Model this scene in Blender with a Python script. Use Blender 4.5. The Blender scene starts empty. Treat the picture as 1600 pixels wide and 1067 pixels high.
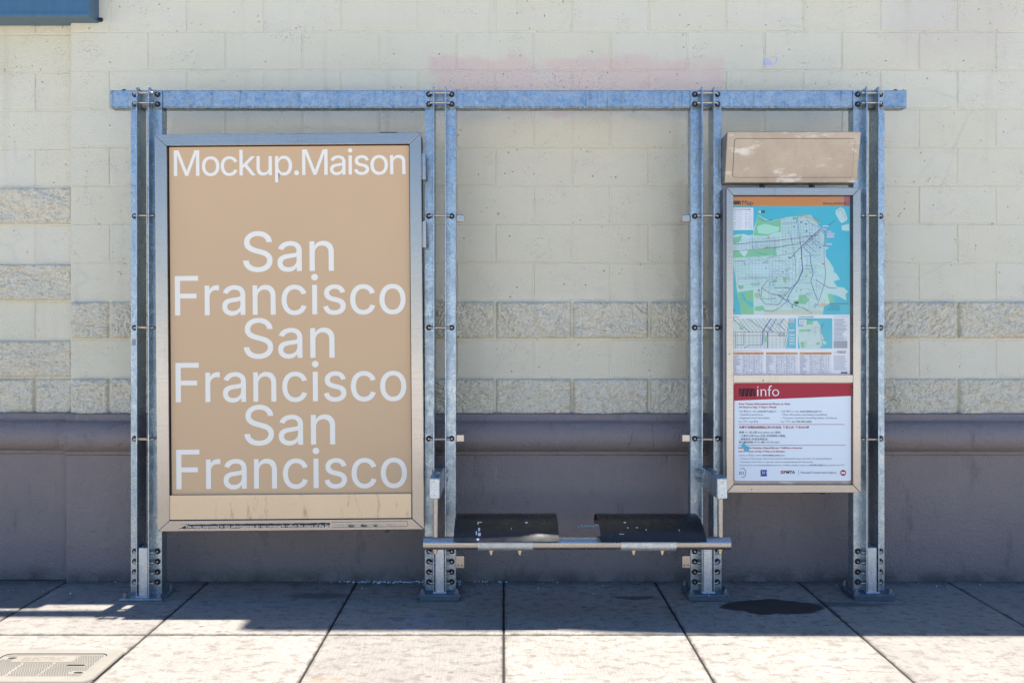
import bpy, math, random, json
from mathutils import Vector, noise, Matrix
R = math.radians
sc = bpy.context.scene
COL = sc.collection
random.seed(7)

# ---------------------------------------------------------------- camera
F = 1386.0; CX = 787.0; HY = 510.0; EYE = 1.35; CAMD = 4.75
cam = bpy.data.cameras.new('camera'); cam.sensor_width = 36.0; cam.lens = 36.0 * F / 1600.0
cam.shift_x = (800.0 - CX) / 1600.0; cam.shift_y = -(533.5 - HY) / 1600.0
cam.clip_start = 0.05; cam.clip_end = 3000
co = bpy.data.objects.new('camera', cam); COL.objects.link(co)
co.location = (0, -CAMD, EYE); co.rotation_euler = (R(90), 0, 0)
sc.camera = co

# ---------------------------------------------------------------- sky, sun, exposure
w = bpy.data.worlds.new('World'); sc.world = w; w.use_nodes = True
nt = w.node_tree; bg = nt.nodes['Background']
sky = nt.nodes.new('ShaderNodeTexSky'); sky.sky_type = 'NISHITA'; sky.sun_disc = False
SUN_DIR = Vector((-0.02, -0.12, -1.0)).normalized()
sky.sun_elevation = math.asin(-SUN_DIR.z); sky.sun_rotation = R(8)
sky.air_density = 1.0; sky.dust_density = 0.1; sky.ozone_density = 10.0
nt.links.new(sky.outputs[0], bg.inputs[0]); bg.inputs[1].default_value = 0.082
sl = bpy.data.lights.new('sun', 'SUN'); sl.energy = 4.7; sl.angle = R(0.5); sl.color = (1.0, 0.93, 0.84)
so = bpy.data.objects.new('sun', sl); COL.objects.link(so); so.location = (0, 0, 12)
so.rotation_euler = SUN_DIR.to_track_quat('-Z', 'Y').to_euler()
vs = sc.view_settings; vs.view_transform = 'Standard'; vs.look = 'None'; vs.gamma = 1.0; vs.exposure = 1.52

# ---------------------------------------------------------------- helpers
def PX(x, D): return (x - CX) / F * D
def PZ(y, D): return EYE - (y - HY) / F * D
def PY(D): return D - CAMD

def empty(name, loc, label, cat, group=None, rot=(0, 0, 0)):
    o = bpy.data.objects.new(name, None); COL.objects.link(o); o.location = loc; o.rotation_euler = rot
    o.empty_display_size = 0.1
    tag(o, label, cat, group); return o
def tag(o, label=None, cat=None, group=None, kind=None):
    if label: o['label'] = label
    if cat: o['category'] = cat
    if group: o['group'] = group
    if kind: o['kind'] = kind
    return o

class MB:
    """collects faces, links them as one mesh object; o = origin to subtract"""
    def __init__(s, o=(0, 0, 0)):
        s.v = []; s.f = []; s.m = []; s.o = Vector(o); s.tint = None; s.t = []
    def add(s, vs, fs, m=0, t=0.5):
        b = len(s.v); s.v += [Vector(p) - s.o for p in vs]
        for f in fs: s.f.append([b + i for i in f]); s.m.append(m); s.t.append(t)
    def box(s, x0, x1, y0, y1, z0, z1, m=0, t=0.5):
        s.add([(x0,y0,z0),(x1,y0,z0),(x1,y1,z0),(x0,y1,z0),(x0,y0,z1),(x1,y0,z1),(x1,y1,z1),(x0,y1,z1)],
              [(0,3,2,1),(4,5,6,7),(0,1,5,4),(1,2,6,5),(2,3,7,6),(3,0,4,7)], m, t)
    def prism_y(s, pts, y0, y1, m=0):
        """pts (x,z) anticlockwise seen from -Y, extruded y0(front)..y1(back)"""
        n = len(pts)
        s.add([(x, y0, z) for x, z in pts] + [(x, y1, z) for x, z in pts],
              [list(range(n)), list(range(2*n-1, n-1, -1))] + [(i, i+n, (i+1) % n+n, (i+1) % n) for i in range(n)], m)
    def prism_x(s, pts, x0, x1, m=0):
        n = len(pts)
        s.add([(x0, y, z) for y, z in pts] + [(x1, y, z) for y, z in pts],
              [list(range(n-1, -1, -1)), list(range(n, 2*n))] + [(i, (i+1) % n, (i+1) % n+n, i+n) for i in range(n)], m)
    def prism_z(s, pts, z0, z1, m=0):
        n = len(pts)
        s.add([(x, y, z0) for x, y in pts] + [(x, y, z1) for x, y in pts],
              [list(range(n-1, -1, -1)), list(range(n, 2*n))] + [(i, (i+1) % n, (i+1) % n+n, i+n) for i in range(n)], m)
    def lathe(s, p0, axis, prof, n=20, m=0):
        """prof: (distance along axis, radius)"""
        a = Vector(axis).normalized(); h = Vector((0, 0, 1)) if abs(a.z) < .9 else Vector((1, 0, 0))
        u = a.cross(h).normalized(); v = a.cross(u); p0 = Vector(p0); vs = []; fs = []
        for d, r in prof:
            for i in range(n):
                t = 2*math.pi*i/n; vs.append(p0 + a*d + (u*math.cos(t) + v*math.sin(t))*r)
        k = len(prof)
        for j in range(k-1):
            for i in range(n):
                fs.append((j*n+i, j*n+(i+1) % n, (j+1)*n+(i+1) % n, (j+1)*n+i))
        fs.append(list(range(n-1, -1, -1))); fs.append([(k-1)*n+i for i in range(n)])
        s.add(vs, fs, m)
    def cyl(s, p0, p1, r, n=20, m=0):
        p0 = Vector(p0); p1 = Vector(p1); s.lathe(p0, p1-p0, [(0, r), ((p1-p0).length, r)], n, m)
    def build(s, name, mats, parent=None, bevel=0, seg=2, smooth=False, loc=(0, 0, 0), recalc=True):
        me = bpy.data.meshes.new(name); me.from_pydata([tuple(p) for p in s.v], [], s.f)
        if not isinstance(mats, (list, tuple)): mats = [mats]
        for m in mats: me.materials.append(m)
        me.polygons.foreach_set('material_index', s.m)
        if s.tint:
            at = me.attributes.new('tint', 'FLOAT', 'FACE'); at.data.foreach_set('value', s.t)
        if recalc:
            import bmesh
            bm = bmesh.new(); bm.from_mesh(me); bmesh.ops.recalc_face_normals(bm, faces=bm.faces); bm.to_mesh(me); bm.free()
        if smooth: me.polygons.foreach_set('use_smooth', [True]*len(me.polygons))
        me.update()
        o = bpy.data.objects.new(name, me); COL.objects.link(o); o.location = loc
        if smooth:
            md = o.modifiers.new('n', 'EDGE_SPLIT'); md.split_angle = R(40)
        if bevel:
            b = o.modifiers.new('b', 'BEVEL'); b.width = bevel; b.segments = seg; b.limit_method = 'ANGLE'; b.angle_limit = R(35)
        if parent: o.parent = parent
        return o
def dup(o, parent, loc):
    c = o.copy(); COL.objects.link(c); c.parent = parent; c.location = loc; return c
def rrect(x0, x1, z0, z1, r, n=6):
    P = []
    for cx, cz, a0 in ((x1-r, z0+r, -90), (x1-r, z1-r, 0), (x0+r, z1-r, 90), (x0+r, z0+r, 180)):
        for i in range(n+1):
            a = R(a0 + 90*i/n); P.append((cx + r*math.cos(a), cz + r*math.sin(a)))
    return P

# ---------------------------------------------------------------- material helper
def lin(r, g, b):
    f = lambda c: (c/255/12.92) if c/255 <= .04045 else ((c/255+.055)/1.055)**2.4
    return (f(r), f(g), f(b), 1)
class Mat:
    def __init__(s, name):
        s.m = bpy.data.materials.new(name); s.m.use_nodes = True; s.t = s.m.node_tree
        s.b = s.t.nodes['Principled BSDF']; s._c = {}
    def n(s, typ, **kw):
        x = s.t.nodes.new(typ)
        for k, v in kw.items(): setattr(x, k, v)
        return x
    def link(s, a, b): s.t.links.new(a, b)
    def set(s, inp, v):
        if hasattr(v, 'is_output') or isinstance(v, bpy.types.NodeSocket): s.link(v, inp)
        elif isinstance(v, (tuple, list)) and len(v) == 3 and len(inp.default_value) == 4: inp.default_value = (*v, 1)
        else: inp.default_value = v
    @property
    def co(s):
        if 'co' not in s._c: s._c['co'] = s.n('ShaderNodeTexCoord').outputs['Object']
        return s._c['co']
    @property
    def wpos(s):
        if 'w' not in s._c: s._c['w'] = s.n('ShaderNodeNewGeometry').outputs['Position']
        return s._c['w']
    def sep(s, v):
        x = s.n('ShaderNodeSeparateXYZ'); s.link(v, x.inputs[0]); return x.outputs
    def map(s, v, scale=(1, 1, 1), rot=(0, 0, 0), loc=(0, 0, 0)):
        x = s.n('ShaderNodeMapping'); s.link(v, x.inputs[0]); x.inputs['Scale'].default_value = scale
        x.inputs['Rotation'].default_value = rot; x.inputs['Location'].default_value = loc; return x.outputs[0]
    def noise(s, v, scale, detail=4, rough=.55, dist=0):
        x = s.n('ShaderNodeTexNoise'); s.link(v, x.inputs['Vector']); x.inputs['Scale'].default_value = scale
        x.inputs['Detail'].default_value = detail; x.inputs['Roughness'].default_value = rough; x.inputs['Distortion'].default_value = dist
        return x.outputs['Fac']
    def vor(s, v, scale, feature='F1', out='Distance', rnd=1):
        x = s.n('ShaderNodeTexVoronoi', feature=feature); s.link(v, x.inputs['Vector']); x.inputs['Scale'].default_value = scale
        x.inputs['Randomness'].default_value = rnd
        return x.outputs[out]
    def math(s, op, a, b=0.0, c=0.0, clamp=False):
        x = s.n('ShaderNodeMath', operation=op); x.use_clamp = clamp
        s.set(x.inputs[0], a); s.set(x.inputs[1], b)
        if op in ('MULTIPLY_ADD',): s.set(x.inputs[2], c)
        return x.outputs[0]
    def ramp(s, v, a, b, lo=0.0, hi=1.0):
        x = s.n('ShaderNodeMapRange', interpolation_type='SMOOTHSTEP'); s.set(x.inputs[0], v)
        for i, q in zip((1, 2, 3, 4), (a, b, lo, hi)): x.inputs[i].default_value = q
        return x.outputs[0]
    def mix(s, f, a, b, mode='MIX'):
        x = s.n('ShaderNodeMix', data_type='RGBA', blend_type=mode); s.set(x.inputs[0], f); s.set(x.inputs[6], a); s.set(x.inputs[7], b)
        return x.outputs[2]
    def band(s, v, a, b, soft):
        """1 between a and b"""
        return s.math('MULTIPLY', s.ramp(v, a-soft, a+soft), s.ramp(v, b-soft, b+soft, 1, 0))
    def rect(s, u, v, x0, x1, z0, z1, soft=.02):
        return s.math('MULTIPLY', s.band(u, x0, x1, soft), s.band(v, z0, z1, soft))
    def bump(s, h, dist, strength=1.0, prev=None):
        x = s.n('ShaderNodeBump'); s.link(h, x.inputs['Height']); x.inputs['Distance'].default_value = dist; x.inputs['Strength'].default_value = strength
        if prev is not None: s.link(prev, x.inputs['Normal'])
        return x.outputs[0]
    def out(s, col, rough=.6, metal=0.0, normal=None, spec=.5):
        s.set(s.b.inputs['Base Color'], col); s.set(s.b.inputs['Roughness'], rough); s.set(s.b.inputs['Metallic'], metal)
        s.b.inputs['Specular IOR Level'].default_value = spec
        if normal is not None: s.link(normal, s.b.inputs['Normal'])
        return s.m
def flat(name, rgb, rough=.5, metal=0.0):
    return Mat(name).out(rgb if len(rgb) == 4 else (*rgb, 1), rough, metal)

# ---------------------------------------------------------------- materials
def mat_block(rough_face=False):
    M = Mat('painted_split_block' if rough_face else 'painted_block'); p = M.wpos; x, y, z = M.sep(p)
    a = M.n('ShaderNodeAttribute', attribute_name='tint').outputs['Fac']
    base = M.mix(M.noise(p, 1.3, 5), (.69, .635, .47, 1), (.77, .72, .56, 1))
    base = M.mix(M.ramp(a, 0, 1, 0, .35), base, (.74, .71, .60, 1))
    # repainted patches over graffiti
    wob = M.math('MULTIPLY', M.math('SUBTRACT', M.noise(p, 5, 3), .5), .22)
    xw = M.math('ADD', x, wob); zw = M.math('ADD', z, wob)
    m1 = M.math('MULTIPLY', M.rect(x, zw, -.40, 1.18, 2.50, 2.79, .022), M.ramp(M.noise(p, 2.1, 3), .36, .50))
    base = M.mix(M.math('MULTIPLY', m1, .6), base, (.74, .52, .46, 1))
    m2 = M.rect(xw, zw, -.30, .95, 1.50, 2.47, .03)
    base = M.mix(M.math('MULTIPLY', m2, .55), base, (.69, .62, .46, 1))
    m3 = M.rect(xw, zw, .90, 1.12, 1.0, 2.10, .02)
    base = M.mix(M.math('MULTIPLY', m3, .35), base, (.50, .43, .30, 1))
    m4 = M.rect(xw, zw, 2.05, 2.75, 2.80, 3.2, .12)
    base = M.mix(M.math('MULTIPLY', m4, .30), base, (.56, .48, .46, 1))
    # faint ghosts of old tags in blue grey
    g = M.math('MULTIPLY', M.ramp(M.vor(M.map(p, (1, .2, 1.4)), 2.6, 'DISTANCE_TO_EDGE'), .0, .035, 1, 0), M.ramp(M.noise(p, 2.3, 2), .52, .66))
    g = M.math('MULTIPLY', g, M.band(z, 1.5, 2.75, .1))
    base = M.mix(M.math('MULTIPLY', g, .16), base, (.34, .42, .46, 1))
    # spray dots near the beam
    d = M.math('MULTIPLY', M.ramp(M.noise(p, 85, 3, .7), .58, .64), M.rect(xw, zw, -.36, .62, 2.56, 2.72, .05))
    base = M.mix(M.math('MULTIPLY', d, .6), base, (.18, .25, .35, 1))
    # grime: warm streaks and speckles
    st = M.ramp(M.noise(M.map(p, (9, 9, .7)), 1.0, 4), .56, .78)
    base = M.mix(M.math('MULTIPLY', st, .20), base, (.40, .34, .25, 1))
    pit = M.ramp(M.vor(p, 26), .0, .13 if not rough_face else .10, 1, 0)
    pitsel = M.ramp(M.noise(p, 11, 2), .50, .60)
    pit = M.math('MULTIPLY', pit, pitsel)
    pit2 = M.math('MULTIPLY', M.ramp(M.vor(p, 95), .0, .25, 1, 0), M.ramp(M.noise(p, 7, 3), .50, .62))
    base = M.mix(M.math('MULTIPLY', pit, .75), base, (.16, .12, .08, 1))
    base = M.mix(M.math('MULTIPLY', pit2, .55), base, (.22, .18, .12, 1))
    if rough_face:
        base = M.mix(.5, base, (.84, .79, .66, 1))
        q = M.ramp(M.noise(p, 75, 5, .75), .50, .60)
        base = M.mix(M.math('MULTIPLY', q, .55), base, (.66, .50, .24, 1))
        q = M.ramp(M.noise(M.map(p, (1, 1, 1), (0, 0, 0), (7, 3, 1)), 85, 5, .75), .52, .60)
        base = M.mix(M.math('MULTIPLY', q, .42), base, (.36, .37, .40, 1))  # grey flecks paint cavity shade into the split-face colour
        nrm = M.bump(M.noise(p, 95, 6, .75), .009, 1.0)
        return M.out(base, .8, 0, nrm, .3)
    h = M.math('SUBTRACT', M.noise(p, 130, 4, .65), M.math('MULTIPLY', M.math('ADD', pit, M.math('MULTIPLY', pit2, .5)), 2.2))
    nrm = M.bump(h, .0055, 1.0)
    nrm = M.bump(M.noise(p, 22, 3), .004, .45, nrm)
    return M.out(base, .55, 0, nrm, .4)
m_block = mat_block(); m_split = mat_block(True)

def mat_base_paint():
    M = Mat('brown_wall_paint'); p = M.wpos; x, y, z = M.sep(p)
    c = M.mix(M.noise(p, 1.7, 6, .6), (.200, .163, .156, 1), (.262, .217, .205, 1))
    c = M.mix(M.math('MULTIPLY', M.ramp(M.noise(M.map(p, (3, 3, 1)), 4.5, 5, .65), .55, .75), .5), c, (.085, .078, .085, 1))
    dirt = M.math('MULTIPLY', M.ramp(z, .0, .10, 1, 0), M.ramp(M.noise(p, 9, 4), .3, .7))
    c = M.mix(M.math('MULTIPLY', dirt, .75), c, (.05, .045, .045, 1))
    sp = M.ramp(M.vor(p, 19), .0, .06, 1, 0)
    dr = M.math('MULTIPLY', M.ramp(M.noise(M.map(p, (26, 26, 1.6)), 1.5, 4, .65), .60, .72), M.ramp(z, .25, .70))
    c = M.mix(M.math('MULTIPLY', dr, .35), c, (.36, .33, .33, 1))
    sf = M.ramp(M.noise(M.map(p, (2, 2, 7), (0, R(18), 0)), 5, 6, .75), .60, .66)
    c = M.mix(M.math('MULTIPLY', sf, .30), c, (.10, .09, .09, 1))
    c = M.mix(M.math('MULTIPLY', sp, .6), c, (.05, .045, .05, 1))
    cr = M.math('MULTIPLY', M.ramp(M.vor(M.map(p, (1, 1, .8)), 2.1, 'DISTANCE_TO_EDGE'), 0, .007, 1, 0), M.ramp(M.noise(p, 1.6, 2), .55, .6))
    c = M.mix(M.math('MULTIPLY', cr, .22), c, (.05, .045, .045, 1))
    n = M.bump(M.noise(p, 75, 4, .6), .008, .9)
    n = M.bump(M.noise(p, 14, 3), .008, .5, n)
    return M.out(c, M.ramp(M.noise(p, 5, 3), .3, .7, .36, .55), 0, n, .5)
m_base = mat_base_paint()

def mat_concrete():
    M = Mat('sidewalk_concrete'); p = M.wpos; x, y, z = M.sep(p)
    a = M.n('ShaderNodeAttribute', attribute_name='tint').outputs['Fac']
    c = M.mix(M.noise(p, 3.0, 8, .65), (.195, .183, .166, 1), (.405, .38, .345, 1))
    c = M.mix(M.ramp(a, 0, 1, 0, .6), c, (.15, .145, .14, 1))
    c = M.mix(M.math('MULTIPLY', M.ramp(M.noise(p, 90, 6, .8), .48, .66), .5), c, (.11, .10, .09, 1))
    # blotches, gum, rust
    c = M.mix(M.math('MULTIPLY', M.ramp(M.noise(M.map(p, (1, 1.5, 1)), 16, 7, .7), .49, .62), .58), c, (.135, .115, .092, 1))
    gum = M.math('MULTIPLY', M.ramp(M.vor(M.map(p, (1, 1.3, 1)), 7.5), .08, .13, 1, 0), M.ramp(M.noise(p, 2.7, 2), .47, .52))
    c = M.mix(M.math('MULTIPLY', gum, .7), c, (.12, .10, .085, 1))
    ru = M.math('MULTIPLY', M.ramp(M.vor(p, 17), .05, .11, 1, 0), M.ramp(M.noise(p, 4.1, 2), .60, .66))
    c = M.mix(M.math('MULTIPLY', ru, .6), c, (.30, .14, .05, 1))
    wb = M.math('MULTIPLY', M.math('SUBTRACT', M.noise(p, 8, 5, .6), .5), .17)
    def ell(cx, cy, rx, ry, soft=.12):
        dx = M.math('DIVIDE', M.math('SUBTRACT', M.math('ADD', x, wb), cx), rx)
        dy = M.math('DIVIDE', M.math('SUBTRACT', M.math('ADD', y, M.math('MULTIPLY', wb, .6)), cy), ry)
        r = M.math('ADD', M.math('MULTIPLY', dx, dx), M.math('MULTIPLY', dy, dy))
        return M.ramp(r, 1-soft, 1+soft, 1, 0)
    jd = None
    for xj in (-2.313, -1.563, -.777, 0.0, .80, 1.56, 2.35):
        b_ = M.ramp(M.math('ABSOLUTE', M.math('SUBTRACT', M.math('ADD', x, M.math('MULTIPLY', wb, .06)), xj)), .006, .022, 1, 0)
        jd = b_ if jd is None else M.math('MAXIMUM', jd, b_)
    b_ = M.ramp(M.math('ABSOLUTE', M.math('ADD', M.math('ADD', y, M.math('MULTIPLY', wb, .06)), .862)), .006, .028, 1, 0); jd = M.math('MAXIMUM', jd, b_)
    c = M.mix(M.math('MULTIPLY', M.math('MULTIPLY', jd, M.ramp(M.noise(p, 15, 4), .38, .62)), .6), c, (.07, .06, .05, 1))
    # soot by the wall
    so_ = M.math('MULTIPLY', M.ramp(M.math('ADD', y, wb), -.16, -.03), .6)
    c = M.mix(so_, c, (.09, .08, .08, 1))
    wet = M.math('MAXIMUM', ell(1.30, -.475, .235, .115), M.math('MULTIPLY', ell(1.62, -.44, .30, .035, .6), .6))
    c = M.mix(M.math('MULTIPLY', wet, .93), c, (.018, .017, .018, 1))
    st = ell(.63, -.33, .11, .030, .4); c = M.mix(M.math('MULTIPLY', st, .75), c, (.06, .05, .045, 1))
    st = ell(-.92, -.30, .16, .05, .9); c = M.mix(M.math('MULTIPLY', st, .6), c, (.07, .06, .06, 1))
    st = ell(-.50, -.66, .05, .03, .4); c = M.mix(M.math('MULTIPLY', st, .5), c, (.10, .09, .09, 1))
    rs = ell(-.68, -1.37, .10, .035, .5); c = M.mix(M.math('MULTIPLY', rs, .22), c, (.45, .26, .13, 1))
    bl = M.math('MULTIPLY', ell(-.42, -.70, .14, .10, .4), M.ramp(M.noise(M.map(p, (3, 14, 1)), 2.2, 3), .54, .62))
    c = M.mix(M.math('MULTIPLY', bl, .5), c, (.16, .30, .62, 1))
    wh = M.math('MULTIPLY', M.ramp(M.noise(M.map(p, (2.2, 6, 1)), 2.0, 4), .69, .73), .5)
    c = M.mix(wh, c, (.62, .60, .56, 1))
    n = M.bump(M.noise(p, 110, 6, .8), .006, .8)
    brm = M.noise(M.map(p, (230, 9, 1)), 1, 3)
    c = M.mix(M.ramp(brm, .45, .62, 0, .22), c, (.10, .10, .095, 1))
    n = M.bump(brm, .0015, .5, n)
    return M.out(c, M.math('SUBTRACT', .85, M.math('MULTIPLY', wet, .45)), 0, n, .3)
m_conc = mat_concrete()
m_dirt = flat('joint_dirt', (.014, .012, .010), .95)
def mat_asphalt():
    M = Mat('pale_bounce_road'); p = M.wpos
    c = M.mix(M.noise(p, 60, 6, .7), (.46, .44, .40, 1), (.56, .54, .50, 1))  # unseen road, made pale to bounce more light onto the wall
    return M.out(c, .85, 0, M.bump(M.noise(p, 120, 3), .006, .8))
m_asph = mat_asphalt()

def mat_galv(name, c0, c1, r0=.30, r1=.50, metal=.85, dirt=.4):
    M = Mat(name); p = M.wpos
    f = M.noise(p, 9, 6, .65); v = M.sep(M.vor(p, 130, 'F1', 'Color'))[0]
    c = M.mix(f, c0, c1); c = M.mix(.16, c, v, 'OVERLAY')
    st = M.ramp(M.noise(M.map(p, (22, 22, 2.2)), 2.4, 5, .7), .53, .72)
    c = M.mix(M.math('MULTIPLY', st, dirt), c, (.10, .13, .17, 1))
    sp = M.ramp(M.noise(p, 95, 3, .75), .62, .70)
    c = M.mix(M.math('MULTIPLY', sp, dirt), c, (.05, .06, .08, 1))
    wt = M.ramp(M.noise(M.map(p, (1, 1, .35)), 34, 5, .75), .60, .70)
    c = M.mix(M.math('MULTIPLY', wt, .45), c, (.82, .85, .88, 1))
    oi = M.n('ShaderNodeObjectInfo').outputs['Random']; c = M.mix(M.math('MULTIPLY', oi, .30), c, (.20, .24, .29, 1))
    rsp = M.math('MULTIPLY', M.ramp(M.noise(p, 70, 4, .7), .62, .68), M.ramp(M.noise(p, 6, 2), .52, .60)); c = M.mix(M.math('MULTIPLY', rsp, .5), c, (.16, .09, .05, 1))
    zz = M.sep(p)[2]; du = M.math('MULTIPLY', M.band(zz, 2.430, 2.450, .004), M.ramp(M.noise(p, 45, 5, .7), .35, .6))
    c = M.mix(M.math('MULTIPLY', du, .8), c, (.17, .16, .11, 1))
    r = M.ramp(M.noise(p, 26, 4), .3, .7, r0, r1)
    return M.out(c, r, metal, M.bump(M.noise(p, 60, 3), .0012, .5), .5)
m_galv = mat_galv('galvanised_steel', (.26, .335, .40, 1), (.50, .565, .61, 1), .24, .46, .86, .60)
m_galv2 = mat_galv('pale_galvanised_steel', (.50, .54, .58, 1), (.66, .69, .71, 1), .35, .5, .75, .3)

def mat_alu(name, c0, c1, rough=.33, dirt=.25, axis=(1, 1, 60)):
    M = Mat(name); p = M.wpos
    br = M.noise(M.map(p, axis), 6, 4)
    c = M.mix(M.noise(p, 3.4, 5), c0, c1)
    c = M.mix(M.math('MULTIPLY', M.ramp(M.noise(M.map(p, (16, 16, 4)), 2.2, 5, .7), .56, .74), dirt), c, (.24, .18, .11, 1))
    sp = M.ramp(M.vor(p, 48), .02, .08, 1, 0); sel = M.ramp(M.noise(p, 8, 2), .56, .62)
    c = M.mix(M.math('MULTIPLY', M.math('MULTIPLY', sp, sel), .7), c, (.10, .07, .04, 1))
    return M.out(c, M.math('ADD', M.math('MULTIPLY', br, .16), rough-.05), .88, M.bump(br, .0006, .35), .5)
m_alu = mat_alu('brushed_aluminium', (.38, .35, .325, 1), (.46, .425, .385, 1), .20)
m_alu_dk = mat_alu('dull_aluminium_side', (.22, .22, .24, 1), (.30, .30, .32, 1), .45)
m_plate = mat_alu('tan_aluminium_plate', (.56, .45, .32, 1), (.67, .55, .40, 1), .38, .60, (60, 1, 1))
def mat_header():
    M = Mat('scuffed_tan_metal'); p = M.wpos
    c = M.mix(M.noise(p, 8, 6, .65), (.28, .225, .17, 1), (.50, .43, .345, 1))
    sc_ = M.ramp(M.noise(M.map(p, (5, 5, 13), (0, R(-38), 0)), 1.5, 5, .6), .55, .70)
    c = M.mix(M.math('MULTIPLY', sc_, .55), c, (.74, .72, .68, 1))
    rs = M.math('MULTIPLY', M.ramp(M.vor(p, 32), .05, .14, 1, 0), M.ramp(M.noise(p, 7, 2), .52, .6))
    c = M.mix(M.math('MULTIPLY', rs, .7), c, (.22, .12, .06, 1))
    fn = M.ramp(M.noise(M.map(p, (14, 14, 70)), 2, 5, .7), .55, .7)
    c = M.mix(M.math('MULTIPLY', fn, .35), c, (.30, .22, .15, 1))
    return M.out(c, .42, .55, M.bump(M.noise(p, 40, 4), .001, .6))
m_head = mat_header()
m_bolt = Mat('black_bolt_metal').out((.045, .045, .05, 1), .28, .8)
m_socket = flat('bolt_socket', (.35, .36, .38), .3, .9)
m_rod = Mat('zinc_rod').out((.52, .43, .31, 1), .24, .95)
m_steel = Mat('stainless_tube')
def mat_tube():
    M = m_steel; p = M.wpos
    c = M.mix(M.noise(M.map(p, (1, 9, 9)), 7, 5), (.36, .33, .31, 1), (.48, .45, .42, 1))
    c = M.mix(M.math('MULTIPLY', M.ramp(M.noise(p, 30, 4, .7), .58, .7), .3), c, (.30, .24, .18, 1))
    return M.out(c, M.ramp(M.noise(p, 16, 3), .3, .7,   .22, .34), .92, M.bump(M.noise(M.map(p, (60, 1, 1)), 5), .0005, .3))
m_tube = mat_tube()
def mat_seat():
    M = Mat('black_seat_paint'); p = M.co
    c = M.mix(M.noise(p, 6, 5), (.006, .006, .008, 1), (.012, .013, .015, 1))
    ch = M.ramp(M.noise(M.map(p, (3.5, 12, 12), (0, 0, 0), (1.3, 0, .4)), 3.0, 5, .75), .70, .72)
    c = M.mix(M.math('MULTIPLY', ch, .04), c, (.62, .62, .60, 1))
    sc_ = M.ramp(M.noise(M.map(p, (2, 40, 40)), 4, 4), .62, .72)
    c = M.mix(M.math('MULTIPLY', sc_, .03), c, (.35, .35, .35, 1))
    return M.out(c, M.ramp(M.noise(p, 14, 4), .3, .7, .24, .40), 0, M.bump(M.noise(p, 30, 3), .0008, .5), .5)
m_seat = mat_seat()
m_paint_chip = flat('white_paint_mark', (.72, .72, .70), .6)
def mat_paper(name, rgb, rough=.5):
    M = Mat(name); p = M.wpos
    c = M.mix(M.noise(p, 2.2, 4), [k*.97 for k in rgb[:3]] + [1], [min(1, k*1.03) for k in rgb[:3]] + [1])
    return M.out(c, rough, 0, M.bump(M.noise(p, 3.5, 2), .004, .12), .3)
m_poster = mat_paper('tan_poster_paper', (.65, .44, .255, 1))
m_white = flat('white_ink', (.88, .83, .72), .5)
m_black = flat('black_gap', (.008, .009, .012), .7)
def mat_pane():
    M = Mat('clear_pane'); t = M.t; t.nodes.remove(M.b)
    tr = M.n('ShaderNodeBsdfTransparent'); gl = M.n('ShaderNodeBsdfGlossy'); gl.inputs['Roughness'].default_value = .06
    fr = M.n('ShaderNodeFresnel'); fr.inputs['IOR'].default_value = 1.45; mx = M.n('ShaderNodeMixShader')
    haze = M.ramp(M.noise(M.map(M.wpos, (2, 2, 5), (0, R(30), 0)), 2.4, 5), .45, .8, .0, .03)
    M.link(M.math('ADD', M.math('MULTIPLY', fr.outputs[0], .6), haze), mx.inputs[0]); M.link(tr.outputs[0], mx.inputs[1]); M.link(gl.outputs[0], mx.inputs[2])
    gl.inputs[0].default_value = (.9, .93, 1, 1)
    M.link(mx.outputs[0], t.nodes['Material Output'].inputs[0]); return M.m
m_pane = mat_pane()
def mat_blue_sign():
    M = Mat('blue_painted_metal'); p = M.wpos
    c = M.mix(M.noise(M.map(p, (6, 6, 1)), 3, 5), (.05, .12, .19, 1), (.09, .19, .28, 1))
    return M.out(c, .35, .3, M.bump(M.noise(p, 12), .001, .4))
m_blue = mat_blue_sign()
def mat_cover():
    M = Mat('cream_polymer_concrete'); p = M.wpos
    c = M.mix(M.noise(p, 9, 6, .65), (.165, .155, .135, 1), (.25, .235, .205, 1))
    c = M.mix(M.math('MULTIPLY', M.ramp(M.noise(p, 34, 4), .58, .7), .4), c, (.22, .17, .11, 1))
    return M.out(c, .7, 0, M.bump(M.noise(p, 160, 3), .002, .6), .3)
m_cover = mat_cover()

# ================================================================ ground
XJ = [-2.313, -1.563, -.777, 0.0, .80, 1.56, 2.35]
xs = [-2.313 - .78*k for k in range(9, 0, -1)] + XJ + [2.35 + .78*k for k in range(1, 10)]
ys = [-.02, -.862, -1.64, -2.42, -3.2, -3.98, -4.76, -5.54]
sw = MB(); sw.tint = True; g = .0048
random.seed(3)
for i in range(len(xs)-1):
    for j in range(len(ys)-1):
        x0, x1, y1, y0 = xs[i]+g, xs[i+1]-g, ys[j]-.0065, ys[j+1]+.0065
        t = random.random()*.7
        if i == 8 and j == 0: t = 1.0
        if abs(xs[i]+2.313) < .01 and j == 1:      # slab with the box set into it: leave its bed free
            pass
        b = .0035
        sw.add([(x0,y0,-.14),(x1,y0,-.14),(x1,y1,-.14),(x0,y1,-.14),(x0,y0,-b),(x1,y0,-b),(x1,y1,-b),(x0,y1,-b),
                (x0+b,y0+b,0),(x1-b,y0+b,0),(x1-b,y1-b,0),(x0+b,y1-b,0)],
               [(0,1,5,4),(1,2,6,5),(2,3,7,6),(3,0,4,7),(4,5,9,8),(5,6,10,9),(6,7,11,10),(7,4,8,11),(8,9,10,11)], 0, t)
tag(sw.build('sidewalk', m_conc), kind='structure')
d = MB(); d.box(xs[0], xs[-1], -5.6, .06, -.16, -.0045); tag(d.build('sidewalk_bed', m_dirt), kind='structure')
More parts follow.
